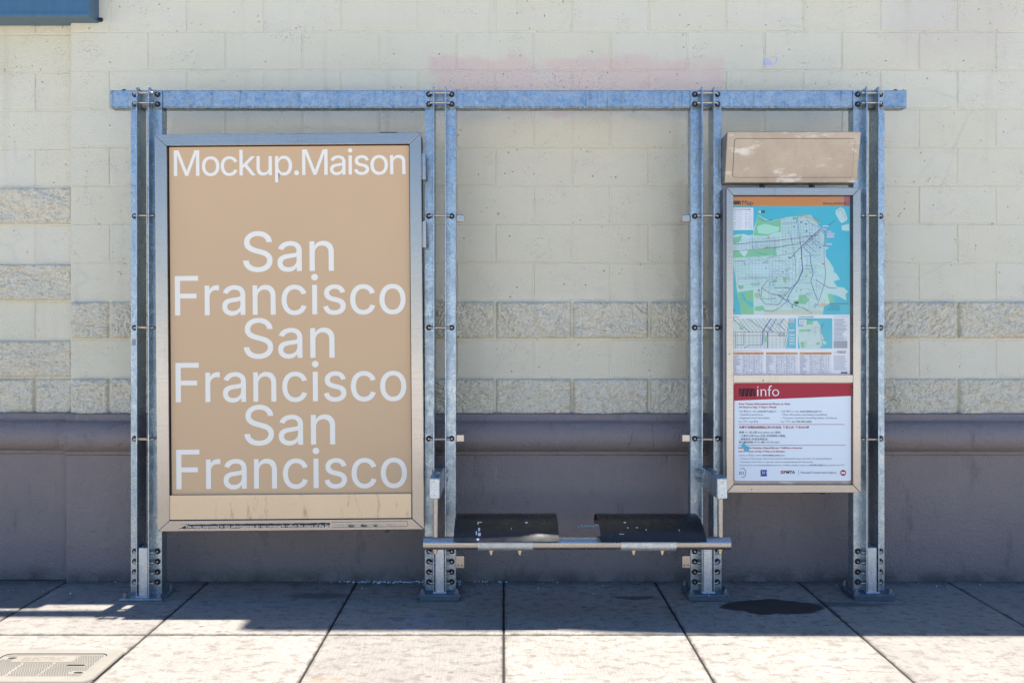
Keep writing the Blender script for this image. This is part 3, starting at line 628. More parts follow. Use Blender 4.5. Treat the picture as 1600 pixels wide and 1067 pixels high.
GLYPHS = '{"Mockup.Maison":[[[60,0,60,0,60,0],[60,509,60,509,60,509],[152,509,152,509,152,509],[314,88,314,88,314,88],[476,509,476,509,476,509],[568,509,568,509,568,509],[568,0,568,0,568,0],[504,0,504,0,504,0],[504,425,504,425,504,425],[342,0,342,0,342,0],[286,0,286,0,286,0],[122,425,122,425,122,425],[122,0,122,0,122,0]],[[833,-8,798,-8,764,-8],[733,0,707,16,682,33],[661,56,647,85,632,114],[625,149,625,187,625,227],[632,262,647,291,661,321],[682,343,707,360,733,376],[764,384,798,384,833,384],[863,376,889,360,915,343],[936,321,950,291,964,262],[972,227,972,187,972,149],[964,114,950,85,936,56],[915,33,889,16,863,0]],[[773,46,798,46,823,46],[844,53,861,66,877,79],[890,96,898,117,906,139],[910,162,910,187,910,213],[906,236,898,258,890,280],[877,297,861,310,844,323],[823,330,798,330,773,330],[752,323,736,310,719,297],[707,280,699,258,691,237],[687,213,687,187,687,162],[691,139,699,117,707,96],[719,79,736,66,752,53]],[[1194,-8,1176,-8,1141,-8],[1111,0,1085,16,1059,33],[1039,56,1024,85,1010,114],[1003,149,1003,187,1003,227],[1010,262,1024,291,1039,321],[1059,343,1085,360,1111,376],[1141,384,1176,384,1194,384],[1212,382,1228,377,1245,372],[1260,365,1273,356,1287,347],[1299,335,1308,322,1318,309],[1325,294,1330,277,1310,272],[1291,267,1271,262,1268,272],[1264,281,1259,289,1253,297],[1246,305,1238,311,1230,317],[1221,322,1210,325,1200,328],[1188,330,1176,330,1151,330],[1130,323,1113,310,1097,297],[1085,280,1077,258,1069,237],[1065,213,1065,187,1065,162],[1069,139,1077,117,1085,96],[1097,79,1113,66,1130,53],[1151,46,1176,46,1189,46],[1200,48,1211,52,1222,55],[1231,60,1239,66,1247,72],[1254,80,1260,89,1266,97],[1270,107,1273,117,1292,112],[1312,107,1331,102,1327,85],[1319,70,1310,56,1300,43],[1288,31,1275,21,1261,12],[1246,4,1229,-1,1212,-6]],[[1459,158,1436,137,1436,162],[1436,187,1436,212,1440,212],[1444,212,1447,212,1502,268],[1556,323,1611,379,1636,379],[1661,379,1687,379,1628,319],[1569,259,1511,199,1508,199],[1506,199,1504,199,1481,178]],[[1400,0,1379,0,1379,170],[1379,339,1379,509,1400,509],[1420,509,1440,509,1440,339],[1440,170,1440,0,1420,0]],[[1647,0,1621,0,1572,62],[1523,124,1474,186,1489,200],[1503,214,1518,229,1578,152],[1638,76,1699,0,1673,0]],[[1880,-5,1852,-5,1827,-5],[1804,0,1785,11,1765,21],[1750,37,1739,59,1728,80],[1722,107,1722,139,1722,219],[1722,299,1722,379,1743,379],[1763,379,1783,379,1783,301],[1783,222,1783,144,1783,114],[1791,91,1807,75,1822,58],[1843,50,1870,50,1888,50],[1904,54,1919,62,1933,70],[1945,81,1953,97,1962,112],[1966,131,1966,153,1966,228],[1966,304,1966,379,1986,379],[2006,379,2027,379,2027,253],[2027,126,2027,0,2007,0],[1987,0,1968,0,1968,31],[1968,60,1968,60,1968,60],[1948,32,1927,17,1905,2]],[[2115,-143,2095,-143,2095,31],[2095,205,2095,379,2115,379],[2134,379,2154,379,2154,359],[2154,339,2154,319,2156,319],[2158,319,2160,319,2165,327],[2171,336,2180,346,2188,356],[2199,365,2214,373,2228,381],[2247,384,2271,384,2303,384],[2331,376,2355,361,2379,345],[2398,322,2412,293,2426,263],[2433,229,2433,189,2433,149],[2426,114,2412,84,2399,55],[2380,32,2356,16,2331,0],[2303,-8,2272,-8,2248,-8],[2230,-4,2215,4,2200,12],[2189,21,2180,31,2172,42],[2165,51,2160,59,2159,59],[2157,59,2156,59,2156,-8],[2156,-76,2156,-143,2136,-143]],[[2239,47,2262,47,2286,47],[2306,53,2322,66,2338,78],[2350,95,2358,117,2366,138],[2370,162,2370,189,2370,216],[2366,240,2358,261,2350,282],[2338,299,2322,311,2306,324],[2286,330,2262,330,2239,330],[2219,324,2203,312,2187,300],[2175,284,2167,263,2159,242],[2155,217,2155,189,2155,161],[2159,136,2167,115,2176,94],[2188,77,2204,65,2220,53]],[[2537,-4,2524,-4,2512,-4],[2501,0,2492,9,2483,18],[2479,28,2479,41,2479,54],[2483,65,2492,73,2501,82],[2512,87,2524,87,2537,87],[2548,82,2557,73,2566,65],[2570,54,2570,41,2570,28],[2566,18,2557,9,2548,0]],[[2640,0,2640,0,2640,0],[2640,509,2640,509,2640,509],[2732,509,2732,509,2732,509],[2894,88,2894,88,2894,88],[3056,509,3056,509,3056,509],[3148,509,3148,509,3148,509],[3148,0,3148,0,3148,0],[3084,0,3084,0,3084,0],[3084,425,3084,425,3084,425],[2922,0,2922,0,2922,0],[2866,0,2866,0,2866,0],[2702,425,2702,425,2702,425],[2702,0,2702,0,2702,0]],[[3352,-9,3330,-9,3306,-9],[3284,-4,3265,5,3245,14],[3229,27,3218,45,3206,62],[3201,83,3201,108,3201,130],[3205,147,3213,161,3222,175],[3233,185,3248,193,3262,201],[3278,207,3295,211,3313,215],[3331,218,3348,220,3371,223],[3390,225,3404,227,3418,228],[3429,231,3435,235,3442,239],[3446,245,3446,255,3446,255],[3446,256,3446,257,3446,272],[3443,286,3437,297,3431,308],[3422,316,3410,322,3398,328],[3383,331,3366,331,3348,331],[3332,328,3319,322,3306,317],[3296,309,3288,301,3280,292],[3274,283,3270,274,3250,280],[3231,285,3211,291,3220,314],[3232,332,3249,346,3265,360],[3283,369,3303,375,3323,381],[3344,384,3364,384,3378,384],[3393,383,3409,379,3426,376],[3441,370,3456,360,3471,351],[3483,338,3492,320,3502,303],[3507,280,3507,251,3507,168],[3507,84,3507,0,3487,0],[3467,0,3447,0,3447,17],[3447,35,3447,52,3445,52],[3444,52,3443,52,3438,43],[3431,34,3422,25,3413,15],[3401,7,3385,1,3370,-5]],[[3325,45,3340,45,3363,45],[3382,50,3398,59,3414,68],[3425,79,3434,93,3442,107],[3446,122,3446,138,3446,155],[3446,173,3446,190,3443,187],[3438,184,3430,182,3421,180],[3412,178,3401,176,3391,174],[3380,172,3370,171,3360,170],[3352,169,3346,168,3331,166],[3317,163,3304,159,3292,154],[3281,148,3274,139,3266,131],[3262,119,3262,105,3262,92],[3265,81,3272,72,3279,63],[3288,57,3300,52,3312,48]],[[3595,0,3574,0,3574,126],[3574,253,3574,379,3595,379],[3615,379,3636,379,3636,253],[3636,126,3636,0,3615,0]],[[3617,443,3605,443,3594,443],[3584,447,3576,455,3567,462],[3563,472,3563,483,3563,494],[3567,504,3576,512,3584,520],[3594,524,3605,524,3617,524],[3627,520,3636,512,3644,504],[3648,494,3648,483,3648,472],[3644,462,3636,455,3627,447]],[[3862,-8,3833,-8,3807,-8],[3783,-4,3763,3,3743,11],[3726,23,3713,38,3700,53],[3691,72,3686,94,3706,98],[3725,102,3745,107,3750,86],[3760,70,3775,60,3790,50],[3809,45,3832,45,3859,45],[3880,51,3895,62,3911,74],[3919,87,3919,103,3919,116],[3914,127,3905,136,3896,144],[3882,151,3863,155,3842,160],[3821,165,3800,170,3766,178],[3740,191,3723,208,3706,225],[3698,247,3698,274,3698,296],[3704,315,3716,332,3728,348],[3745,361,3766,370,3787,380],[3811,384,3838,384,3864,384],[3886,380,3905,372,3923,365],[3938,353,3950,339,3961,325],[3970,309,3975,290,3956,286],[3938,281,3919,277,3914,292],[3906,304,3894,316,3881,327],[3863,333,3838,333,3816,333],[3797,327,3782,317,3767,306],[3760,293,3760,277,3760,263],[3765,252,3775,243,3785,235],[3801,228,3823,223,3842,218],[3861,214,3880,209,3915,201],[3941,188,3957,171,3974,154],[3982,133,3982,107,3982,84],[3976,64,3963,47,3951,30],[3933,16,3911,6,3888,-3]],[[4220,-8,4186,-8,4151,-8],[4121,0,4095,16,4069,33],[4049,56,4034,85,4020,114],[4013,149,4013,187,4013,227],[4020,262,4034,291,4049,321],[4069,343,4095,360,4121,376],[4151,384,4186,384,4220,384],[4251,376,4277,360,4303,343],[4323,321,4338,291,4352,262],[4359,227,4359,187,4359,149],[4352,114,4338,85,4323,56],[4303,33,4277,16,4251,0]],[[4161,46,4186,46,4211,46],[4232,53,4249,66,4265,79],[4277,96,4286,117,4294,139],[4298,162,4298,187,4298,213],[4294,236,4286,258,4277,280],[4265,297,4249,310,4232,323],[4211,330,4186,330,4161,330],[4140,323,4124,310,4107,297],[4095,280,4087,258,4079,237],[4075,213,4075,187,4075,162],[4079,139,4087,117,4095,96],[4107,79,4124,66,4140,53]],[[4470,249,4470,227,4470,151],[4470,76,4470,0,4449,0],[4429,0,4409,0,4409,126],[4409,253,4409,379,4428,379],[4448,379,4468,379,4468,349],[4468,316,4468,316,4468,316],[4487,347,4508,362,4530,377],[4555,384,4583,384,4609,384],[4632,379,4651,369,4670,358],[4686,342,4697,321,4708,299],[4713,273,4713,240,4713,160],[4713,80,4713,0,4693,0],[4672,0,4652,0,4652,78],[4652,157,4652,235,4652,265],[4644,288,4629,304,4614,321],[4593,329,4566,329,4548,329],[4531,325,4517,317,4502,309],[4491,298,4482,283,4474,267]]],"San":[[[263,-9,224,-9,187,-9],[155,-3,128,9,100,21],[79,38,64,60,49,82],[40,107,38,137,60,137],[82,137,104,137,106,117],[112,101,123,88,134,75],[149,65,166,59,184,52],[203,49,224,49,247,49],[268,53,286,60,304,68],[319,78,329,92,340,105],[346,121,346,139,346,155],[341,169,332,179,323,189],[311,198,296,205,281,211],[264,217,245,222,224,228],[204,234,184,239,142,251],[109,268,86,289,63,311],[52,339,52,372,52,401],[60,426,75,448,90,469],[111,486,138,498,164,510],[194,516,227,516,261,516],[290,510,316,498,342,486],[362,469,377,449,392,428],[400,404,401,378,380,378],[358,378,337,378,335,403],[323,423,302,437,281,451],[256,459,225,459,203,459],[184,455,167,448,151,441],[138,431,129,418,120,406],[115,391,115,376,115,358],[120,344,131,334,142,323],[154,314,169,308,184,302],[199,297,212,293,230,289],[247,284,264,279,279,275],[295,270,312,264,328,257],[344,248,359,238,373,227],[385,214,395,198,404,181],[408,162,408,139,408,111],[401,86,386,64,372,41],[351,24,323,11,296,-2]],[[628,-9,606,-9,582,-9],[561,-4,541,5,521,14],[506,27,494,45,483,62],[477,83,477,108,477,130],[481,147,490,161,498,175],[510,185,524,193,538,201],[554,207,572,211,589,215],[607,218,625,220,648,223],[666,225,680,227,694,228],[705,231,712,235,719,239],[722,245,722,255,722,255],[722,256,722,257,722,272],[719,286,713,297,707,308],[698,316,686,322,674,328],[660,331,642,331,624,331],[609,328,596,322,583,317],[572,309,564,301,556,292],[550,283,547,274,527,280],[507,285,488,291,496,314],[509,332,525,346,541,360],[559,369,580,375,600,381],[620,384,640,384,654,384],[669,383,686,379,702,376],[718,370,732,360,747,351],[759,338,769,320,778,303],[783,280,783,251,783,168],[783,84,783,0,763,0],[743,0,723,0,723,17],[723,35,723,52,722,52],[720,52,719,52,715,43],[708,34,699,25,689,15],[677,7,662,1,647,-5]],[[602,45,617,45,640,45],[659,50,674,59,690,68],[702,79,710,93,718,107],[722,122,722,138,722,155],[722,173,722,190,720,187],[714,184,706,182,698,180],[688,178,678,176,667,174],[657,172,647,171,637,170],[628,169,622,168,607,166],[594,163,581,159,568,154],[558,148,550,139,542,131],[538,119,538,105,538,92],[542,81,548,72,555,63],[564,57,576,52,588,48]],[[949,249,949,227,949,151],[949,76,949,0,929,0],[909,0,888,0,888,126],[888,253,888,379,908,379],[928,379,947,379,948,349],[947,316,947,316,947,316],[966,347,988,362,1009,377],[1034,384,1063,384,1089,384],[1111,379,1131,369,1150,358],[1165,342,1176,321,1187,299],[1193,273,1193,240,1193,160],[1193,80,1193,0,1173,0],[1152,0,1132,0,1132,78],[1132,157,1132,235,1132,265],[1124,288,1109,304,1093,321],[1072,329,1046,329,1028,329],[1011,325,997,317,982,309],[971,298,962,283,954,267]]],"Francisco":[[[82,0,60,0,60,170],[60,339,60,509,163,509],[266,509,369,509,369,490],[369,471,369,452,288,452],[206,452,125,452,125,394],[125,336,125,278,198,278],[272,278,346,278,346,259],[346,240,346,221,272,221],[198,221,125,221,125,147],[125,74,125,0,103,0]],[[483,0,463,0,463,126],[463,253,463,379,482,379],[502,379,522,379,522,360],[522,340,522,321,523,321],[524,321,525,321,532,340],[545,355,562,367,580,379],[600,385,623,385,628,385],[633,385,639,384,645,384],[650,384,653,384,653,363],[653,343,653,322,652,323],[647,323,640,324,633,325],[625,326,617,326,599,326],[583,322,569,315,555,307],[544,297,536,284,528,270],[524,255,524,237,524,158],[524,79,524,0,503,0]],[[851,-9,829,-9,805,-9],[783,-4,764,5,744,14],[728,27,717,45,705,62],[700,83,700,108,700,130],[704,147,712,161,721,175],[732,185,747,193,761,201],[777,207,794,211,812,215],[830,218,847,220,870,223],[889,225,903,227,917,228],[928,231,934,235,941,239],[945,245,945,255,945,255],[945,256,945,257,945,272],[942,286,936,297,930,308],[921,316,909,322,897,328],[882,331,865,331,847,331],[831,328,818,322,805,317],[795,309,787,301,779,292],[773,283,769,274,750,280],[730,285,710,291,719,314],[732,332,748,346,764,360],[782,369,802,375,822,381],[843,384,863,384,877,384],[892,383,908,379,925,376],[940,370,955,360,970,351],[982,338,991,320,1001,303],[1006,280,1006,251,1006,168],[1006,84,1006,0,986,0],[966,0,946,0,946,17],[946,35,946,52,944,52],[943,52,942,52,937,43],[930,34,921,25,912,15],[900,7,884,1,869,-5]],[[824,45,840,45,862,45],[881,50,897,59,913,68],[924,79,933,93,941,107],[945,122,945,138,945,155],[945,173,945,190,942,187],[937,184,929,182,920,180],[911,178,900,176,890,174],[880,172,869,171,859,170],[851,169,845,168,830,166],[816,163,804,159,791,154],[780,148,773,139,765,131],[761,119,761,105,761,92],[764,81,771,72,778,63],[787,57,799,52,811,48]],[[1172,249,1172,227,1172,151],[1172,76,1172,0,1152,0],[1131,0,1111,0,1111,126],[1111,253,1111,379,1131,379],[1150,379,1170,379,1170,349],[1170,316,1170,316,1170,316],[1189,347,1210,362,1232,377],[1257,384,1286,384,1311,384],[1334,379,1353,369,1373,358],[1388,342,1399,321,1410,299],[1416,273,1416,240,1416,160],[1416,80,1416,0,1395,0],[1375,0,1354,0,1354,78],[1354,157,1354,235,1354,265],[1347,288,1331,304,1316,321],[1295,329,1268,329,1250,329],[1234,325,1219,317,1205,309],[1193,298,1185,283,1176,267]],[[1694,-8,1675,-8,1641,-8],[1611,0,1585,16,1559,33],[1539,56,1524,85,1510,114],[1502,149,1502,187,1502,227],[1510,262,1524,291,1539,321],[1559,343,1585,360,1611,376],[1641,384,1675,384,1694,384],[1712,382,1728,377,1745,372],[1760,365,1773,356,1787,347],[1798,335,1808,322,1818,309],[1825,294,1830,277,1810,272],[1790,267,1771,262,1768,272],[1764,281,1758,289,1753,297],[1746,305,1738,311,1730,317],[1721,322,1710,325,1700,328],[1688,330,1675,330,1650,330],[1630,323,1613,310,1597,297],[1585,280,1576,258,1568,237],[1564,213,1564,187,1564,162],[1568,139,1576,117,1585,96],[1597,79,1613,66,1630,53],[1650,46,1675,46,1688,46],[1700,48,1711,52,1721,55],[1731,60,1739,66,1747,72],[1754,80,1760,89,1765,97],[1770,107,1772,117,1792,112],[1811,107,1831,102,1826,85],[1819,70,1809,56,1800,43],[1788,31,1774,21,1761,12],[1745,4,1729,-1,1712,-6]],[[1937,0,1916,0,1916,126],[1916,253,1916,379,1937,379],[1957,379,1977,379,1977,253],[1977,126,1977,0,1957,0]],[[1959,443,1947,443,1936,443],[1926,447,1918,455,1909,462],[1905,472,1905,483,1905,494],[1909,504,1918,512,1926,520],[1936,524,1947,524,1959,524],[1969,520,1978,512,1986,504],[1990,494,1990,483,1990,472],[1986,462,1978,455,1969,447]],[[2242,-8,2212,-8,2186,-8],[2163,-4,2143,3,2122,11],[2105,23,2092,38,2079,53],[2070,72,2066,94,2085,98],[2105,102,2124,107,2129,86],[2139,70,2154,60,2170,50],[2189,45,2212,45,2238,45],[2259,51,2275,62,2291,74],[2298,87,2298,103,2298,116],[2294,127,2284,136,2275,144],[2261,151,2242,155,2221,160],[2201,165,2180,170,2145,178],[2120,191,2103,208,2086,225],[2077,247,2077,274,2077,296],[2083,315,2095,332,2108,348],[2124,361,2145,370,2167,380],[2191,384,2217,384,2243,384],[2266,380,2284,372,2303,365],[2318,353,2329,339,2341,325],[2349,309,2354,290,2336,286],[2317,281,2298,277,2294,292],[2285,304,2273,316,2261,327],[2242,333,2218,333,2195,333],[2176,327,2161,317,2146,306],[2139,293,2139,277,2139,263],[2144,252,2154,243,2165,235],[2180,228,2202,223,2221,218],[2241,214,2260,209,2294,201],[2320,188,2337,171,2353,154],[2362,133,2362,107,2362,84],[2355,64,2343,47,2330,30],[2313,16,2290,6,2268,-3]],[[2621,-8,2603,-8,2568,-8],[2538,0,2512,16,2486,33],[2466,56,2451,85,2437,114],[2429,149,2429,187,2429,227],[2437,262,2451,291,2466,321],[2486,343,2512,360,2538,376],[2568,384,2603,384,2621,384],[2639,382,2655,377,2672,372],[2687,365,2700,356,2714,347],[2726,335,2735,322,2745,309],[2752,294,2757,277,2737,272],[2718,267,2698,262,2695,272],[2691,281,2686,289,2680,297],[2673,305,2665,311,2657,317],[2648,322,2637,325,2627,328],[2615,330,2603,330,2578,330],[2557,323,2540,310,2524,297],[2512,280,2504,258,2496,237],[2492,213,2492,187,2492,162],[2496,139,2504,117,2512,96],[2524,79,2540,66,2557,53],[2578,46,2603,46,2616,46],[2627,48,2638,52,2649,55],[2658,60,2666,66,2674,72],[2681,80,2687,89,2693,97],[2697,107,2700,117,2719,112],[2739,107,2758,102,2753,85],[2746,70,2737,56,2727,43],[2715,31,2702,21,2688,12],[2673,4,2656,-1,2639,-6]],[[3033,-8,2998,-8,2964,-8],[2934,0,2908,16,2882,33],[2862,56,2847,85,2832,114],[2825,149,2825,187,2825,227],[2832,262,2847,291,2862,321],[2882,343,2908,360,2934,376],[2964,384,2998,384,3033,384],[3064,376,3090,360,3116,343],[3136,321,3150,291,3165,262],[3172,227,3172,187,3172,149],[3165,114,3150,85,3136,56],[3116,33,3090,16,3064,0]],[[2973,46,2998,46,3024,46],[3045,53,3061,66,3078,79],[3090,96,3098,117,3106,139],[3110,162,3110,187,3110,213],[3106,236,3098,258,3090,280],[3078,297,3061,310,3045,323],[3024,330,2998,330,2973,330],[2953,323,2936,310,2920,297],[2908,280,2899,258,2891,237],[2887,213,2887,187,2887,162],[2891,139,2899,117,2908,96],[2920,79,2936,66,2953,53]]]}'

# ================================================================ advertising case
DA = 4.36; yA = PY(DA)
cxA = PX(451.7, DA); czA = PZ(518.5, DA)
AD = empty('poster_case', (cxA, yA, czA), 'tall aluminium poster case between the two left posts showing tan poster with big white letters', 'poster case', rot=(0, R(-.45), 0))
# local (unrotated) coordinates: x right, z up from the centre, y into the wall
def ax(x): return (x - 451.7)/F*DA
def az(y): return -(y - 518.5)/F*DA
X0, X1, ZB, ZT = ax(243.6), ax(660.2), az(828.6), az(208.8)
I0, I1, IB, IT = ax(262.4), ax(642.0), az(811.8), az(226.4)
def frame_pieces(parent, X0, X1, ZB, ZT, I0, I1, IB, IT, y0, y1, mat, o=(0, 0, 0), nm='frame'):
    e = .0005
    for P in ([(X0, ZB), (I0, IB), (I0, IT), (X0, ZT)], [(I1, IB), (X1, ZB), (X1, ZT), (I1, IT)],
              [(X0+e*2, ZB), (X1-e*2, ZB), (I1-e*2, IB), (I0+e*2, IB)], [(I0+e*2, IT), (I1-e*2, IT), (X1-e*2, ZT), (X0+e*2, ZT)]):
        m = MB(o); m.prism_y(P, y0, y1); m.build(nm, mat, parent, bevel=.0022)
frame_pieces(AD, X0, X1, ZB, ZT, I0, I1, IB, IT, 0.0, .03, m_alu, nm='frame')
h = MB(); h.box(X0+.002, X1-.002, .0305, .125, ZB+.003, ZT-.003); h.build('housing', m_alu_dk, AD, bevel=.004)
h = MB(); h.box(I0-.002, I1+.002, .026, .0302, IB-.002, IT+.002); h.build('gasket', m_black, AD)
pst = MB(); pst.box(ax(264.3), ax(640.6), .019, .0255, az(790), az(227.8)); poster = pst.build('poster', m_poster, AD)
kp = MB(); kp.box(ax(261.8), ax(640.6), .006, .017, az(811.0), az(772.6)); kp.build('lower_plate', m_plate, AD, bevel=.0015)
G = json.loads(GLYPHS)
def glyph_tris(key):
    from mathutils.geometry import tessellate_polygon
    loops = []
    for sp in G[key]:
        P = []
        for q, r_ in zip(sp, sp[1:] + sp[:1]):
            a = Vector(q[2:4]); b = Vector(q[4:6]); c = Vector(r_[0:2]); d = Vector(r_[2:4])
            straight = (abs((b-a).cross(d-a)) < 1.5*(d-a).length and abs((c-a).cross(d-a)) < 1.5*(d-a).length) if (d-a).length > 0 else True
            N = 1 if straight else 9
            for i in range(N):
                t = i/N; P.append((a*(1-t)**3 + b*3*t*(1-t)**2 + c*3*t*t*(1-t) + d*t**3))
        Q = [p for i, p in enumerate(P) if (p - P[i-1]).length > .5]
        A_ = sum(Q[i-1].cross(Q[i]) for i in range(len(Q)))
        loops.append(Q)
    area = lambda P: sum(P[i-1].cross(P[i]) for i in range(len(P)))/2
    def inside(p, P):
        c = False
        for i in range(len(P)):
            a, b = P[i-1], P[i]
            if (a.y > p.y) != (b.y > p.y) and p.x < (b.x-a.x)*(p.y-a.y)/(b.y-a.y) + a.x: c = not c
        return c
    big = max(loops, key=lambda P: abs(area(P))); sg_ = 1 if area(big) > 0 else -1
    for k, P in enumerate(loops):                      # slightly heavier weight
        N_ = []
        for i in range(len(P)):
            e1 = (P[i]-P[i-1]).normalized(); e2 = (P[(i+1) % len(P)]-P[i]).normalized()
            n1 = Vector((e1.y, -e1.x)); n2 = Vector((e2.y, -e2.x)); m_ = n1+n2
            m_ = m_/max(.35, m_.dot(n1)) if m_.length > .2 else n1
            N_.append(P[i] + m_*3.2*sg_)
        loops[k] = N_
    outer = [P for P in loops if area(P)*sg_ > 0]; holes = [P for P in loops if area(P)*sg_ < 0]
    V = []; Fc = []; nl = 0
    for P in outer:
        hs = [Q for Q in holes if inside(Q[0], P)]
        LL = [[Vector((p.x, p.y, 0)) for p in X] for X in [P] + hs]
        flat_ = [p for X in LL for p in X]; b0 = len(V)
        ly = (len(Fc) + nl) % 5; nl += 1
        V += [(p.x/1000, p.y/1000, ly) for p in flat_]
        for t in tessellate_polygon(LL):
            A, B, C_ = (flat_[k] for k in t); cr = (B-A).cross(C_-A).z
            if abs(cr) > 1e-6: Fc.append([b0+k for k in (t if cr > 0 else t[::-1])])
    return V, Fc
for key, u0, u1, base, cap in (('Mockup.Maison', 271.5, 635, 272.6, 39.6), ('San', 379, 521.5, 423, 61.5), ('Francisco', 271.5, 633.5, 491, 61.0),
        ('San', 379, 521.5, 559, 61.5), ('Francisco', 271.5, 633.5, 627.2, 61.0), ('San', 379, 521.5, 695, 61.5), ('Francisco', 271.5, 633.5, 763.3, 61.0)):
    let = MB(); V, Fc = glyph_tris(key); xa = min(v[0] for v in V); xb = max(v[0] for v in V)
    let.add([(ax(u0 + (x-xa)/(xb-xa)*(u1-u0)), .0184 - .00012*lay, az(base - y/.509*cap)) for x, y, lay in V], Fc)
    let.build('lettering', m_white, poster, recalc=False)
# hinges on the right edge, latch below, lock on top
for ya, yb in ((241.5, 282.5), (347.5, 388.5)):
    q = MB(); x = ax(664.6)
    za, zb_ = az(yb), az(ya); zm = (za+zb_)/2
    q.cyl((x, .006, za), (x, .006, zm-.0008), .0105, 16); q.cyl((x, .006, zm+.0008), (x, .006, zb_), .0105, 16); q.cyl((x, .006, za+.004), (x, .006, zb_-.004), .0085, 12)
    q.box(X1-.004, x, .010, .016, za+.002, zb_-.002)
    q.build('hinge', m_tube, AD, smooth=True)
q = MB(); q.box(ax(595), ax(622), .02, .06, ZT+.0005, ZT+.008); q.build('lock', m_bolt, AD, bevel=.002)
q = MB(); q.box(ax(597), ax(604), .03, .06, ZB-.020, ZB+.002); q.box(ax(600), ax(622), .04, .05, ZB-.006, ZB+.002); q.build('latch', m_bolt, AD, bevel=.002)
# worn notice strip on the bottom rail
sh = Sheet(ax, az, 0.0)
m_tar = flat('torn_strip_black', (.05, .035, .028), .8)
random.seed(4)
top = []; bot = []
u = 278
while u < 516:
    top.append((u, 817.6 + random.uniform(-.5, .5) - (u-278)*.003)); bot.append((u, 824.2 + random.uniform(-.6, .5) - (u-278)*.003)); u += random.uniform(2, 5)
sh.poly([(276, 825.3)] + bot + top[::-1] + [(290, 818)], m_tar, 2)
for a, b in ((540, 552), (560, 572), (580, 588)): sh.poly([(a, 822), (a+3, 819.5), (b, 820.5), (b-1, 823.6), (a+5, 824)], m_tar, 2)
sh.text('The views expressed in this advertisement do not necessarily reflect the views of the San', 287, 823.2, 514, 4.3, m_white, 6, .012)
sh.text('Francisco Municipal Transportation Agency', 518, 822.6, 616, 4.3, flat('worn_white_ink', (.60, .58, .56), .6), 6, .0)
for (a, b), (c, d) in (((516, 816), (634, 815)), ((634, 815), (634, 823.4)), ((634, 823.4), (516, 824.4))): sh.line([(a, b), (c, d)], .5, m_tar, 3)
sh.build('notice_strip', AD)

# ================================================================ header box above the map
HB = empty('header_box', (1.414, -.32, 2.058), 'blank scuffed tan metal box tilted forward above the map case between the two right posts', 'sign box')
xa, xb = 1.0895, 1.7405; y0, z0_, y1, z1_ = PY(4.375), 2.056, PY(4.318), 2.298
q = MB(HB.location); q.prism_x([(y0, z0_), (y0+.10, z0_+.004), (y0+.10, z1_-.012), (y1, z1_)], xa, xb); q.build('housing', m_head, HB, bevel=.004)
def onface(pts, off):
    """(u,v) in 0..1 on the tilted front to world, off outwards"""
    n = Vector((0, -(z1_-z0_), (y1-y0))).normalized()
    return [Vector((xa + u*(xb-xa), y0 + (y1-y0)*v, z0_ + (z1_-z0_)*v)) + n*off for u, v in pts]
def faceplate(u0, u1, v0, v1, r, off0, off1, mat, name):
    P = rrect(u0, u1, v0, v1, r, 5); W = xb-xa; Hh = z1_-z0_
    P = [((p[0]-u0) / 1 + u0, p[1]) for p in P]
    A = onface([(p[0]/W, p[1]/Hh) for p in P], off1); B = onface([(p[0]/W, p[1]/Hh) for p in P], off0); n = len(P)
    m = MB(HB.location); m.add(A + B, [list(range(n)), list(range(2*n-1, n-1, -1))] + [(i, i+n, (i+1) % n+n, (i+1) % n) for i in range(n)])
    return m.build(name, mat, HB, bevel=.0008 if off1 > .001 else 0)
W = xb-xa; Hh = z1_-z0_
faceplate(.036, W-.026, .026, Hh-.032, .012, .0002, .0009, m_tar, 'seam')
faceplate(.0375, W-.0275, .0275, Hh-.0335, .011, .0009, .0030, m_head, 'front_panel')
for px_ in (1192.5, 1270.5):
    q = MB(HB.location); X = PX(px_, 4.38); q.lathe((X, -.355, 2.038), (0, -1, 0), [(0, .009), (.012, .010), (.016, .006)], 12); q.lathe((X, -.33, 2.030), (0, 0, 1), [(0, .008), (.03, .008)], 12)
    q.build('knob', m_bolt, HB, smooth=True)

# ================================================================ map case
DM = 4.34; yM = PY(DM)
MC = empty('map_case', (PX(1240, DM), yM, .54), 'narrow aluminium case holding a colourful transit map above a red and white information panel', 'map case')
fx = lambda u: PX(u, DM); fz = lambda v: PZ(v, DM)
X0, X1, ZB, ZT = fx(1135.2), fx(1345), fz(769.6), fz(293.2); I0, I1, IB, IT = fx(1146), fx(1333.2), fz(757.2), fz(305)
frame_pieces(MC, X0, X1, ZB, ZT, I0, I1, IB, IT, yM, yM+.028, m_alu, MC.location)
q = MB(MC.location); q.box(I0+.0005, I1-.0005, yM+.0012, yM+.028, fz(597.6), fz(585.4)); q.build('middle_rail', m_alu, MC, bevel=.0015)
q = MB(MC.location); q.box(X0-.010, X1-.002, yM+.0285, yM+.115, ZB+.004, ZT-.002); q.build('housing', m_alu_dk, MC, bevel=.004)
q = MB(MC.location); q.box(I0-.001, I1+.001, yM+.020, yM+.0283, IB-.001, IT+.001); q.build('backing', m_black, MC)
q = MB(MC.location); q.box(fx(1146.2), fx(1333), yM+.0190, yM+.0198, fz(757.1), fz(597.7)); q.build('backing', m_head, MC)
q = MB(MC.location); q.box(fx(1256), fx(1290), yM+.03, yM+.07, ZB-.008, ZB+.003); q.box(fx(1286), fx(1293), yM+.03, yM+.07, ZB-.014, ZB+.003); q.build('latch', m_bolt, MC, bevel=.002)
for a, b in ((1192.5, 594.3), (1174.5, 764.5), (1139.5, 553)):
    q = MB(MC.location); q.lathe((fx(a), yM+.0015, fz(b)), (0, -1, 0), [(0, .0028), (.003, .0028)], 10); q.build('screw', m_bolt, MC)
